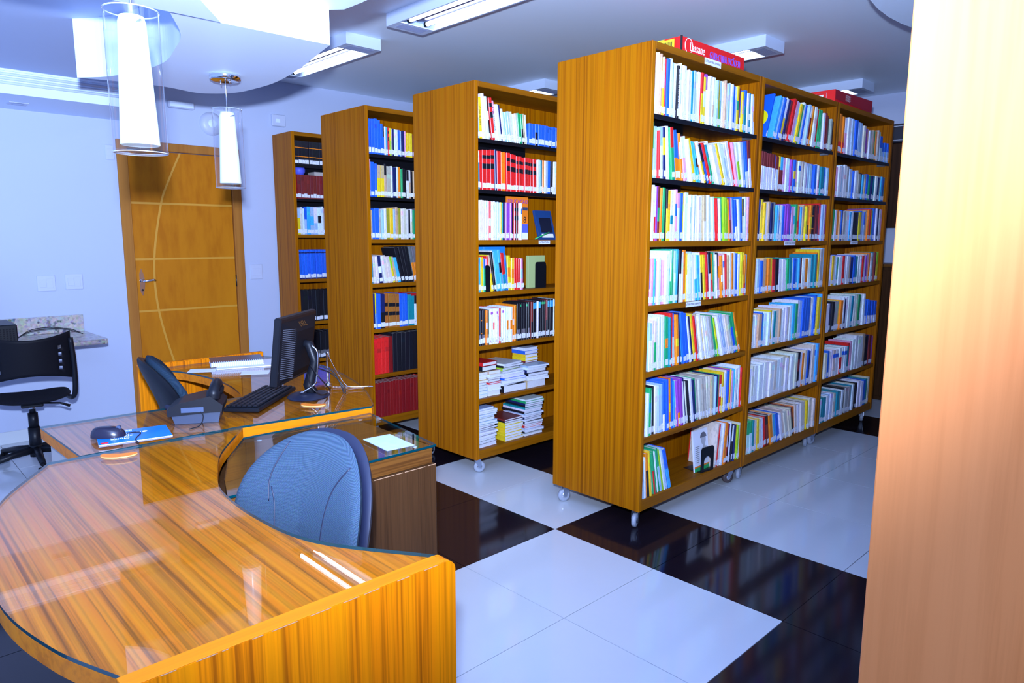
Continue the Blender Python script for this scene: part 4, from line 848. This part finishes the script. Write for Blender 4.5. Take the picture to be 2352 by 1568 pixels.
# ------------------------------------------------------------------ office chairs
def blob(outl, thick, dep, n_r=7, bulge=0.0, back=True):
    """cushion from an outline (x, h): rounded rim, front towards +y; dep(x,h) bends it"""
    N_ = len(outl); cx_ = sum(p[0] for p in outl) / N_; cz_ = sum(p[1] for p in outl) / N_; vs = []; fs = []
    rad = [0.0, .35, .6, .78, .9, .965, 1.0]
    for side in (1, -1):
        o_ = len(vs)
        for r_ in rad:
            th = thick / 2 * (1 - r_ ** 5) ** .5 * side + (bulge * (1 - r_ * r_) if side > 0 else 0)
            for x, h in outl:
                X, H_ = cx_ + (x - cx_) * r_, cz_ + (h - cz_) * r_; vs.append((X, dep(X, H_) + th, H_))
        for i in range(len(rad) - 1):
            for k in range(N_):
                q = (o_ + i * N_ + k, o_ + i * N_ + (k + 1) % N_, o_ + (i + 1) * N_ + (k + 1) % N_, o_ + (i + 1) * N_ + k); fs.append(q if side > 0 else q[::-1])
    return vs, fs
def office_chair(label, loc, rz, fab, shellm, hb=.42, wb=.215, seat=.46, recl=12):
    t = thing('office_chair', label, 'chair', loc, rz, 'blue fabric office chairs')
    # backrest outline: egg, widest low
    ol = []
    for k in range(48):
        a = 2 * PI * k / 48; x = math.cos(a); z = math.sin(a)
        sx = math.copysign(abs(x) ** .80, x); sz = math.copysign(abs(z) ** .80, z); h = hb / 2 * (1 + sz)
        ol.append((wb * sx * (1.0 - .20 * max(0, sz) ** 2 - .05 * max(0, -sz)), h))
    B = Matrix.Translation((0, -.17, seat + .10)) @ Matrix.Rotation(R(recl), 4, 'X')
    dep = lambda x, h: 1.15 * x * x - .18 * (h - hb * .45) ** 2 * 2
    vs, fs = blob(ol, .055, dep, bulge=.012); o = MB().add([B @ Vector(p) for p in vs], fs, smooth=True).build('backrest_cushion', fab, t)
    ol2 = [(x * 1.035, hb / 2 + (h - hb / 2) * 1.03) for x, h in ol]
    vs, fs = blob(ol2, .05, lambda x, h: dep(x, h) - .034); MB().add([B @ Vector(p) for p in vs], fs, smooth=True).build('backrest_shell', shellm, t)
    ccx = sum(p[0] for p in ol) / len(ol); ccz = sum(p[1] for p in ol) / len(ol)
    pol = sorted((math.atan2(p[1] - ccz, p[0] - ccx), math.hypot(p[0] - ccx, p[1] - ccz)) for p in ol)
    def surf(x, h):
        a = math.atan2(h - ccz, x - ccx); rr = math.hypot(x - ccx, h - ccz); q = [(pol[-1][0] - 2 * PI, pol[-1][1])] + pol + [(pol[0][0] + 2 * PI, pol[0][1])]
        for (a0_, r0_), (a1_, r1_) in zip(q, q[1:]):
            if a0_ <= a <= a1_: R_ = r0_ + (r1_ - r0_) * (a - a0_) / max(1e-6, a1_ - a0_); break
        r_ = min(.985, rr / R_); return Vector((x, dep(x, h) + .0275 * (1 - r_ ** 5) ** .5 + .012 * (1 - r_ * r_), h))
    for pts in ([(-.135, .36), (-.098, .30), (-.085, .22), (-.09, .12), (-.095, .04)], [(.095, .385), (.115, .30), (.105, .24)], [(.105, .275), (.085, .23), (.07, .12), (.075, .04)]):
        sp = spline([(x * wb / .215, h * hb / .42, 0) for x, h in pts], 8); MB().tube([B @ surf(p.x, p.y) for p in sp], .0022, 6).build('seam', shellm, t)
    # seat
    so = [(.235 * math.copysign(abs(math.cos(a)) ** .75, math.cos(a)), .22 * math.copysign(abs(math.sin(a)) ** .75, math.sin(a))) for a in [2 * PI * k / 40 for k in range(40)]]
    vs, fs = blob(so, .07, lambda x, h: 0, bulge=.01); Sm = Matrix(((1, 0, 0, 0), (0, 0, 1, .07), (0, 1, 0, seat - .035), (0, 0, 0, 1)))
    MB().add([Sm @ Vector(p) for p in vs], [f[::-1] for f in fs], smooth=True).build('seat_cushion', fab, t)
    MB().bbox(-.09, .09, -.05, .19, seat - .105, seat - .072, .006).build('seat_mechanism', shellm, t)
    MB().tube([(0, .02, seat - .085), (0, -.20, seat - .075), (0, -.245, seat), (0, -.238, seat + .22)], .022, 8).build('back_bracket', M['black'], t)
    MB().tube([(0, .07, .10), (0, .07, .24)], .030, 14).tube([(0, .07, .24), (0, .07, seat - .10)], .017, 12).build('gas_lift', M['black'], t)
    base(t, (0, .07)); return t
def base(t, c, a0=.3, rl_=.27):
    for k in range(5):
        a = a0 + 2 * PI * k / 5; d = Vector((math.cos(a), math.sin(a), 0)); c3 = Vector((c[0], c[1], 0))
        MB().tube([c3 + Vector((0, 0, .105)), c3 + d * rl_ * .5 + Vector((0, 0, .095)), c3 + d * rl_ + Vector((0, 0, .070))], [.028, .022, .017], 8).build('base_leg', M['black'], t)
        cs = MB(); n_ = Vector((-d.y, d.x, 0)); p = c3 + d * (rl_ + .005) + Vector((0, 0, .026))
        for s_ in (-1, 1): cs.tube([p + n_ * s_ * .008, p + n_ * s_ * .026], .0258, 14)
        cs.tube([p, p + Vector((0, 0, .05))], .009, 8); cs.build('castor', M['blackmatte'], t)
    MB().tube([(c[0], c[1], .06), (c[0], c[1], .135)], .036, 14).build('base_hub', M['black'], t)
office_chair('grey-blue fabric office chair tucked into the near desk', (.665, -1.87, 0), R(193), M['fabric'], M['darkblue'], hb=.48, wb=.240, seat=.375)
office_chair('blue fabric office chair seen edge-on behind the telephone', (-.98, -1.245, 0), R(-12), M['fabric2'], M['black'], hb=.42, wb=.215, seat=.45, recl=18)

def visitor_chair(label, loc, rz):
    t = thing('task_chair', label, 'chair', loc, rz)
    # curved plastic back with slots, facing +y
    mb = MB(); W_ = .225; z0, z1 = .60, .86; nx, nz = 24, 12
    def pt(i, j, k):
        u = -1 + 2 * i / nx; v = j / nz; x = W_ * u; y = -.20 + .10 * u * u - .05 * (v - .3) - (.006 if k else 0); zt_ = z1 + .035 * u * u - .01; zb_ = z0 - .0 - .045 * u * u + .02
        return (x, y, zb_ + (zt_ - zb_) * v)
    vs = [pt(i, j, k) for k in (0, 1) for j in range(nz + 1) for i in range(nx + 1)]; n1 = (nx + 1) * (nz + 1); fs = []
    hole = lambda i, j: i in (3, nx - 4) and j in (2, 4, 6, 8)
    for j in range(nz):
        for i in range(nx):
            a = j * (nx + 1) + i; q = (a, a + 1, a + nx + 2, a + nx + 1)
            if hole(i, j):
                for e0, e1 in zip(q, q[1:] + q[:1]): fs.append((e0, e1, e1 + n1, e0 + n1))
                continue
            fs.append(q); fs.append(tuple(x + n1 for x in q[::-1]))
    for i in range(nx): fs.append((i, i + n1, i + 1 + n1, i + 1)); a = nz * (nx + 1) + i; fs.append((a, a + 1, a + 1 + n1, a + n1))
    for j in range(nz): a = j * (nx + 1); fs.append((a, a + nx + 1, a + nx + 1 + n1, a + n1)); a += nx; fs.append((a, a + n1, a + nx + 1 + n1, a + nx + 1))
    mb.add(vs, fs, smooth=True).build('backrest', M['blackmatte'], t)
    for s_ in (-1, 1):
        MB().tube(spline([(s_ * .222, -.145, .84), (s_ * .232, -.13, .68), (s_ * .230, -.11, .50), (s_ * .215, -.05, .44), (s_ * .20, .12, .425)], 5), .016, 8).build('side_frame', M['black'], t)
    so = [(.215 * math.copysign(abs(math.cos(a)) ** .6, math.cos(a)), .20 * math.copysign(abs(math.sin(a)) ** .6, math.sin(a))) for a in [2 * PI * k / 36 for k in range(36)]]
    vs, fs = blob(so, .035, lambda x, h: .02 * (x / .2) ** 2 - .01, bulge=0); Sm = Matrix(((1, 0, 0, 0), (0, 0, 1, .06), (0, 1, 0, .455), (0, 0, 0, 1)))
    MB().add([Sm @ Vector(p) for p in vs], [f[::-1] for f in fs], smooth=True).build('seat', M['blackmatte'], t)
    MB().bbox(-.06, .06, 0, .14, .39, .425, .005).build('seat_mechanism', M['black'], t)
    MB().tube([(.05, .05, .405), (.15, .03, .395), (.205, .02, .37)], [.006, .006, .010], 8).build('height_lever', M['black'], t)
    MB().tube([(0, .06, .10), (0, .06, .25)], .034, 14).tube([(0, .06, .25), (0, .06, .345)], .028, 14).tube([(0, .06, .345), (0, .06, .40)], .018, 12).build('gas_lift', M['black'], t)
    MB().tube([(0, .06, .372), (0, .06, .388)], .0195, 12).build('lift_collar', M['chrome'], t)
    base(t, (0, .06), a0=1.0); return t
visitor_chair('black slotted plastic task chair at the granite counter', (-2.96, -1.70, 0), R(84))

# ------------------------------------------------------------------ granite counter and things on the wall
t = thing('granite_counter', 'speckled granite counter with splashback along the white wall', 'counter', (WX + .003, -2.2, .735))
gm_ = MB(); F_ = frame((0, 0, 0), (1, 0, 0), (0, 1, 0))
poly = [(0.0, -1.3), (.58, -1.3), (.58, 1.0 - .03), (.575, .985), (.56, 1.0), (0.0, .985)]
gm_.prism(poly, 0, .035); gm_.build('counter_top', M['granite'], t)
MB().bbox(0, .02, -1.3, .98, .036, .16, .002).build('splashback', M['granite'], t)
MB().tube([(.582, -1.3, .017), (.582, .975, .017)], .0175, 10).build('rounded_edge', M['granite'], t)
for yy in (-.6, .3): MB().bbox(0, .42, yy, yy + .03, -.10, -.001, .003).build('bracket', M['steel'], t)
t = thing('computer', 'black computer box at the left end of the granite counter', 'computer', (WX + .30, -1.80, .771))
MB().bbox(-.18, .18, -.10, .10, 0, .13, .006).build('case', M['black'], t)
gm_ = MB()
for k in range(10):
    for j in range(7): gm_.box(.1805, .1815, -.085 + k * .0175, -.075 + k * .0175, .012 + j * .014, .021 + j * .014)
gm_.build('grille', M['blackmatte'], t)
t = thing('wall_monitor', 'black monitor at the left border over the granite counter', 'monitor', (WX + .30, -2.02, .771))
MB().bbox(-.02, .02, -.22, .22, .12, .43, .006).build('panel', M['black'], t); MB().bbox(-.01, .03, -.04, .04, .01, .14, .004).build('stand', M['black'], t); MB().bbox(-.09, .09, -.10, .10, 0, .012, .004).build('foot', M['black'], t)
for k, (za, yb) in enumerate(((.03, .0), (.02, .05))):
    tag(MB().tube(spline([(WX + .33, -1.70, .78), (WX + .22, -1.58, .80 + za), (WX + .20, -1.42 + yb, .80 + za), (WX + .25, -1.28, .778)], 6), .003, 6).build('cable', M['cable']), ('upper' if k == 0 else 'lower') + ' black cable lying on the granite counter', 'cable', 'cables on the granite counter')
def switch(label, y, z, n, w_=.115, h_=.115):
    t = thing('wall_switch', label, 'switch', (WX, y, z)); MB().bbox(0, .008, -w_ / 2, w_ / 2, -h_ / 2, h_ / 2, .003).build('plate', M['white'], t)
    for k in range(n):
        a_ = -w_ * .36 + k * w_ * .72 / n; MB().bbox(.008, .0105, a_ + .001, a_ + w_ * .72 / n - .001, -h_ * (.30 if n == 2 and k == 1 else .24), h_ * (.30 if n == 2 and k == 1 else .24), .001).build('rocker', M['white'], t)
switch('white double wall switch farther from the door', -1.43, 1.135, 2); switch('white double wall switch nearer to the door', -1.255, 1.14, 2)
switch('small white wall plate beside the bookcase and door', .135, 1.17, 1, .11, .13); switch('white socket box high on the wall left of the door', -.95, 2.095, 1, .06, .11)
t = thing('emergency_light', 'slim white emergency light on the wall over the door', 'emergency light', (WX, -.42, 2.50)); MB().bbox(0, .05, -.10, .10, -.028, .028, .008).build('housing', M['white'], t); MB().bbox(.05, .054, -.09, .09, -.02, .02, .002).build('diffuser', M['plaster'], t)
t = thing('wall_speaker', 'round white wall speaker over the door', 'speaker', (WX, -.18, 2.385)); Fw = frame((0, 0, 0), (0, 1, 0), (0, 0, 1))
MB().lathe([(0, .03), (.06, .03), (.09, .015), (.095, 0)], 36, T=Fw).build('grille', M['white'], t); MB().lathe([(0, .034), (.03, .034), (.034, .030)], 24, T=Fw).build('centre_cap', M['plaster'], t)
t = thing('junction_box', 'square white junction box above the wall bookcase', 'junction box', (WX, .395, 2.475)); MB().bbox(0, .03, -.062, .062, -.05, .05, .006).build('cover', M['white'], t); MB().bbox(.03, .033, -.03, .01, -.02, .012, .001).build('flap', M['plaster'], t)
t = thing('downlight', 'square recessed downlight in the soffit at upper left', 'downlight', (-3.42, -1.545, 2.335)); MB().bbox(-.055, .055, -.055, .055, -.004, .0, .001).build('plate', M['white'], t); MB().lathe([(.030, -.004), (.036, -.007), (.040, -.004)], 28).lathe([(0, -.0045), (.03, -.0045)], 28, mi=0).build('lamp_ring', M['steel'], t)

# ------------------------------------------------------------------ things on the desks
zt = ZG + .0005
# monitor
ax = Vector((-.66, .75, 0)).normalized(); mang = math.atan2(ax.y, ax.x)
t = thing('computer_monitor', 'black flat computer monitor seen from behind on the far desk', 'monitor', (-.575, -1.03, zt), mang)
tl = Matrix.Translation((0, .055, .225)) @ Matrix.Rotation(R(7), 4, 'X')       # local x along the panel, local -y is the back
MB().bbox(-.205, .205, -.012, .020, -.150, .148, .006, T=tl).build('bezel', M['black'], t)
MB().add([tl @ Vector(p) for p in ((-.19, -.012, -.135), (.19, -.012, -.135), (.19, -.012, .13), (-.19, -.012, .13), (-.10, -.045, -.09), (.10, -.045, -.09), (.10, -.045, .085), (-.10, -.045, .085))], [(4, 5, 6, 7)[::-1], (0, 1, 5, 4)[::-1], (1, 2, 6, 5)[::-1], (2, 3, 7, 6)[::-1], (3, 0, 4, 7)[::-1]]).build('rear_housing', M['blackmatte'], t)
vm = MB()
for k in range(26):
    z = -.115 + k * .0085; vm.add([tl @ Vector(p) for p in ((-.183, -.0153, z), (-.108, -.0428, z), (-.108, -.0428, z + .0022), (-.183, -.0153, z + .0022))], [(0, 1, 2, 3)])
vm.build('vent_slots', mat('vent_highlight', (.10, .11, .14), .4), t)['kind'] = 'stuff'
text('badge', 'DELL', .036, M['gold'], t, tl @ frame((0, -.0297, .1083), (1, 0, 0), (0, .59, .8)))
MB().tube([(0, -.02, .012), (0, .0, .05), (0, -.035, .16), (0, -.01, .235), (0, .02, .24)], [.026, .024, .022, .022, .02], 10).build('stand_neck', M['black'], t)
for s_ in (-1,): MB().tube(spline([(s_ * .026, -.03, .235), (s_ * .027, -.058, .20), (s_ * .027, -.05, .10), (s_ * .03, -.04, .06), (s_ * .05, .02, .02)], 5), .0045, 6).build('stand_trim', M['chrome'], t)
MB().lathe([(0, .018), (.06, .014), (.10, .006), (.108, 0)], 32, T=Matrix.Diagonal((1.0, .85, 1, 1))).build('stand_foot', M['darkblue'], t)
for k, pts in enumerate(([(-.05, -.03, .15), (-.09, -.08, .11), (-.03, -.10, .05), (.03, -.09, .02)], [(.02, -.04, .14), (.05, -.10, .10), (.06, -.13, .04), (.04, -.15, .004)], [(0, -.04, .13), (.06, -.09, .09), (.07, -.14, .03), (.045, -.155, .004)], [(-.06, -.02, .12), (-.12, -.06, .07), (-.10, -.09, .03), (.0, -.085, .012)])):
    MB().tube(spline(pts, 6), .003, 6).build('cable', M['cable'], t)
# keyboard
t = thing('keyboard', 'black computer keyboard beside the monitor', 'keyboard', (-.63, -1.225, zt), mang + R(2))
MB().bbox(-.215, .215, -.075, .075, 0, .018, .004).build('case', M['black'], t)
for r_ in range(6):
    n = 15 if r_ else 13
    for k in range(n):
        xx = -.205 + k * (.41 / n); ww = .41 / n - .003
        if r_ == 5 and 4 <= k <= 8:
            if k == 4: ww = ww * 5 + .012
            else: continue
        MB().bbox(xx, xx + ww, .058 - r_ * .0225 - .009, .058 - r_ * .0225 + .009, .018, .026, .003).build('key', M['black'], t)
# telephone
t = thing('desk_telephone', 'dark desk telephone with coiled cord on the far desk', 'telephone', (-.50, -1.54, zt), R(62))
bd = [(-.075, 0), (.080, 0), (.090, .045), (.05, .060), (-.06, .050), (-.088, .04)]
MB().prism(bd, -.075, .075, T=frame((0, 0, 0), (1, 0, 0), (0, 0, 1))).build('body', M['phone'], t)
MB().prism([(-.098, .032), (-.06, .034), (.05, .040), (.094, .040), (.099, .066), (.055, .104), (-.06, .080), (-.10, .060)], -.082, .082, T=frame((0, 0, 0), (1, 0, 0), (0, 0, 1))).build('keypad_deck', M['black'], t)
MB().bbox(-.045, .035, .0825, .0835, .035, .060, .0004, T=Matrix.Rotation(R(0), 4, 'X')).build('rear_plate', M['slate'], t)
MB().bbox(-.05, .03, -.0835, -.0822, .045, .064, .0004).build('rear_plate', M['slate'], t)
hs = spline([(.062, -.055, .090), (.068, -.05, .125), (.070, .0, .136), (.068, .05, .125), (.062, .055, .090)], 6)
MB().tube(hs, [.026] * 5 + [.020] * 15 + [.026] * 5, 12).build('handset', M['black'], t)
coil = []
for k in range(300):
    f = k / 299; a = f * 2 * PI * 30; c = Vector((-.10 - .05 * f, .05 + .16 * f + .02 * math.sin(f * 4), .011)); coil.append(c + Vector((.008 * math.sin(a) * .3, 0, .0095 * math.sin(a))) + Vector((.0095 * math.cos(a), 0, 0)))
MB().tube(coil, .0022, 5).build('coiled_cord', M['darkblue'], t)
MB().tube(spline([(.02, -.083, .045), (.03, -.10, .03), (.02, -.13, .004), (-.01, -.17, .003)], 6), .002, 6).build('line_cord', M['cable'], t)
# pen post with chain
t = thing('pen_post', 'slender chrome post with a beaded chain on the far desk', 'pen post', (-.66, -.885, zt))
MB().lathe([(0, 0), (.016, 0), (.016, .022), (.008, .028), (.0055, .03), (.0055, .165), (.007, .166), (.007, .174), (0, .176)], 18).build('post', M['chrome'], t)
ch = [Vector(p) for p in spline([(.004, .004, .160), (.02, .03, .09), (.05, .06, .02), (.07, .085, .004), (.11, .15, .003), (.125, .165, .003), (.10, .15, .003), (.05, .07, .003), (.012, .02, .004)], 8)]
cm_ = MB()
for p in ch:
    for s_ in range(1): cm_.lathe([(0.0001, -.0028), (.0024, -.0014), (.0024, .0014), (.0001, .0028)], 6, T=Matrix.Translation(p))
cm_.tube(ch, .0009, 4, False); cm_.build('bead_chain', M['chrome'], t)
# orange cable covers
def grommet(label, loc, rz, z=zt):
    n = 20; poly = [(.055 * math.cos(a), .040 * math.sin(a)) for a in [PI + PI * k / n for k in range(n + 1)]] + [(.048, .012), (.025, .006), (0, .001), (-.025, .006), (-.048, .012)]
    t = thing('cable_cover', label, 'cable cover', loc, rz, 'orange cable covers'); MB().prism(poly, 0, .004, mside=1).build('plate', [M['orange'], M['orangeedge']], t); return t
grommet('orange half-round cable cover on the near desk by the mouse', (-.20, -1.905, zt), R(60)); grommet('orange cable cover beside the monitor foot', (-.40, -1.10, zt), R(40))
# magazine, mouse
t = thing('brochure', 'blue printed brochure lying under the computer mouse', 'brochure', (-.415, -1.80, zt), R(80))
MB().box(-.115, .115, -.085, .085, 0, .003).build('pages', M['paper'], t); MB().box(-.115, .115, -.085, .085, .003, .0036).build('front_cover', mat('brochure_blue', (.005, .20, .72), .25, vary=.35, vscale=9), t)
text('title', 'Muito\nalém do', .026, M['whiteink'], t, frame((-.045, -.02, .0038), (-1, 0, 0), (0, -1, 0)), ext=.0002, shear=.2)
text('title', 'ensino', .042, M['whiteink'], t, frame((-.005, .025, .0038), (-1, 0, 0), (0, -1, 0)), ext=.0002, shear=.2)
text('small_lettering', 'Novos materiais\npara o professor', .012, M['whiteink'], t, frame((-.04, .068, .0038), (-1, 0, 0), (0, -1, 0)), ext=.0002)
MB().box(-.108, -.085, -.075, -.06, .0037, .0041).build('red_mark', M['redbox'], t)
t = thing('computer_mouse', 'black computer mouse resting on the blue brochure', 'mouse', (-.445, -1.87, zt + .0042), R(60))
mo = []; fs = []; nu, nv = 20, 8
vs = []
for j in range(nv + 1):
    v = j / nv * PI / 2
    for i in range(nu):
        a = 2 * PI * i / nu; rx = .058 * (1 - .08 * math.cos(a)); vs.append((rx * math.cos(a) * math.cos(v) ** .55, .033 * math.sin(a) * math.cos(v) ** .55, .036 * math.sin(v) * (1 + .25 * -math.cos(a) * math.cos(v))))
fs = [(j * nu + i, j * nu + (i + 1) % nu, (j + 1) * nu + (i + 1) % nu, (j + 1) * nu + i) for j in range(nv) for i in range(nu)]
MB().add(vs, fs, smooth=True).build('shell', mat('mouse_plastic', (.012, .012, .03), .25), t)
MB().tube([(.03, -.006, .03), (.03, .006, .03)], .008, 12).build('scroll_wheel', M['slate'], t)
MB().tube(spline([(.057, 0, .008), (.09, -.02, .015), (.115, -.055, .02), (.11, -.10, .012), (.125, -.125, .003)], 6), .0022, 6).build('cord', M['cable'], t)
# notebook
nb = R(72)
tag(MB().bbox(-.16, .16, -.11, .11, 0, .006, .001).build('document', M['paper'], None, (-1.53, -.905, zt)), 'white document lying under the spiral notebook', 'document'); bpy.data.objects['document'].rotation_euler = (0, 0, nb)
t = thing('spiral_notebook', 'dark spiral notebook lying on the white document', 'notebook', (-1.585, -.94, zt + .0065), nb)
MB().bbox(-.135, .135, -.09, .09, .002, .024, .001).build('pages', M['pageedge'], t); MB().bbox(-.138, .138, -.092, .092, .024, .027, .001).build('cover', mat('notebook_cover', (.06, .075, .12), .25), t); MB().bbox(-.138, .138, -.092, .092, 0, .002, .0005).build('back_cover', M['paper'], t)
sm_ = MB()
for k in range(24):
    xx = -.125 + k * .0109; sm_.tube([(xx + .001 * math.sin(a), -.090 + .007 * math.cos(a), .014 + .016 * math.sin(a)) for a in [2 * PI * i / 10 for i in range(11)]], .0014, 4, False)
sm_.build('spiral_wire', M['white'], t)
for k, (x, y) in enumerate(((-1.52, -1.15), (-1.27, -.97))):
    o = MB().box(-.07, .07, -.05, .05, 0, .0006).build('paper_slip', M['paper'], None, (x, y, zt)); o.rotation_euler = (0, 0, R(60)); tag(o, 'white paper slip lying on the far desk ' + ('by the blue chair' if k == 0 else 'in front of the notebook'), 'paper')

# ------------------------------------------------------------------ wooden pillar at the right border
t = thing('wood_pillar', 'pale wood-clad pillar filling the right border', 'pillar', (2.3, -1.2, 0))
PX = 1.797; PY = -.965
part(MB().bbox(PX, 2.75, PY, PY + .40, 0, 2.46, .003), 'cladding', M['pillar'], t, (2.3, -1.2, 0))
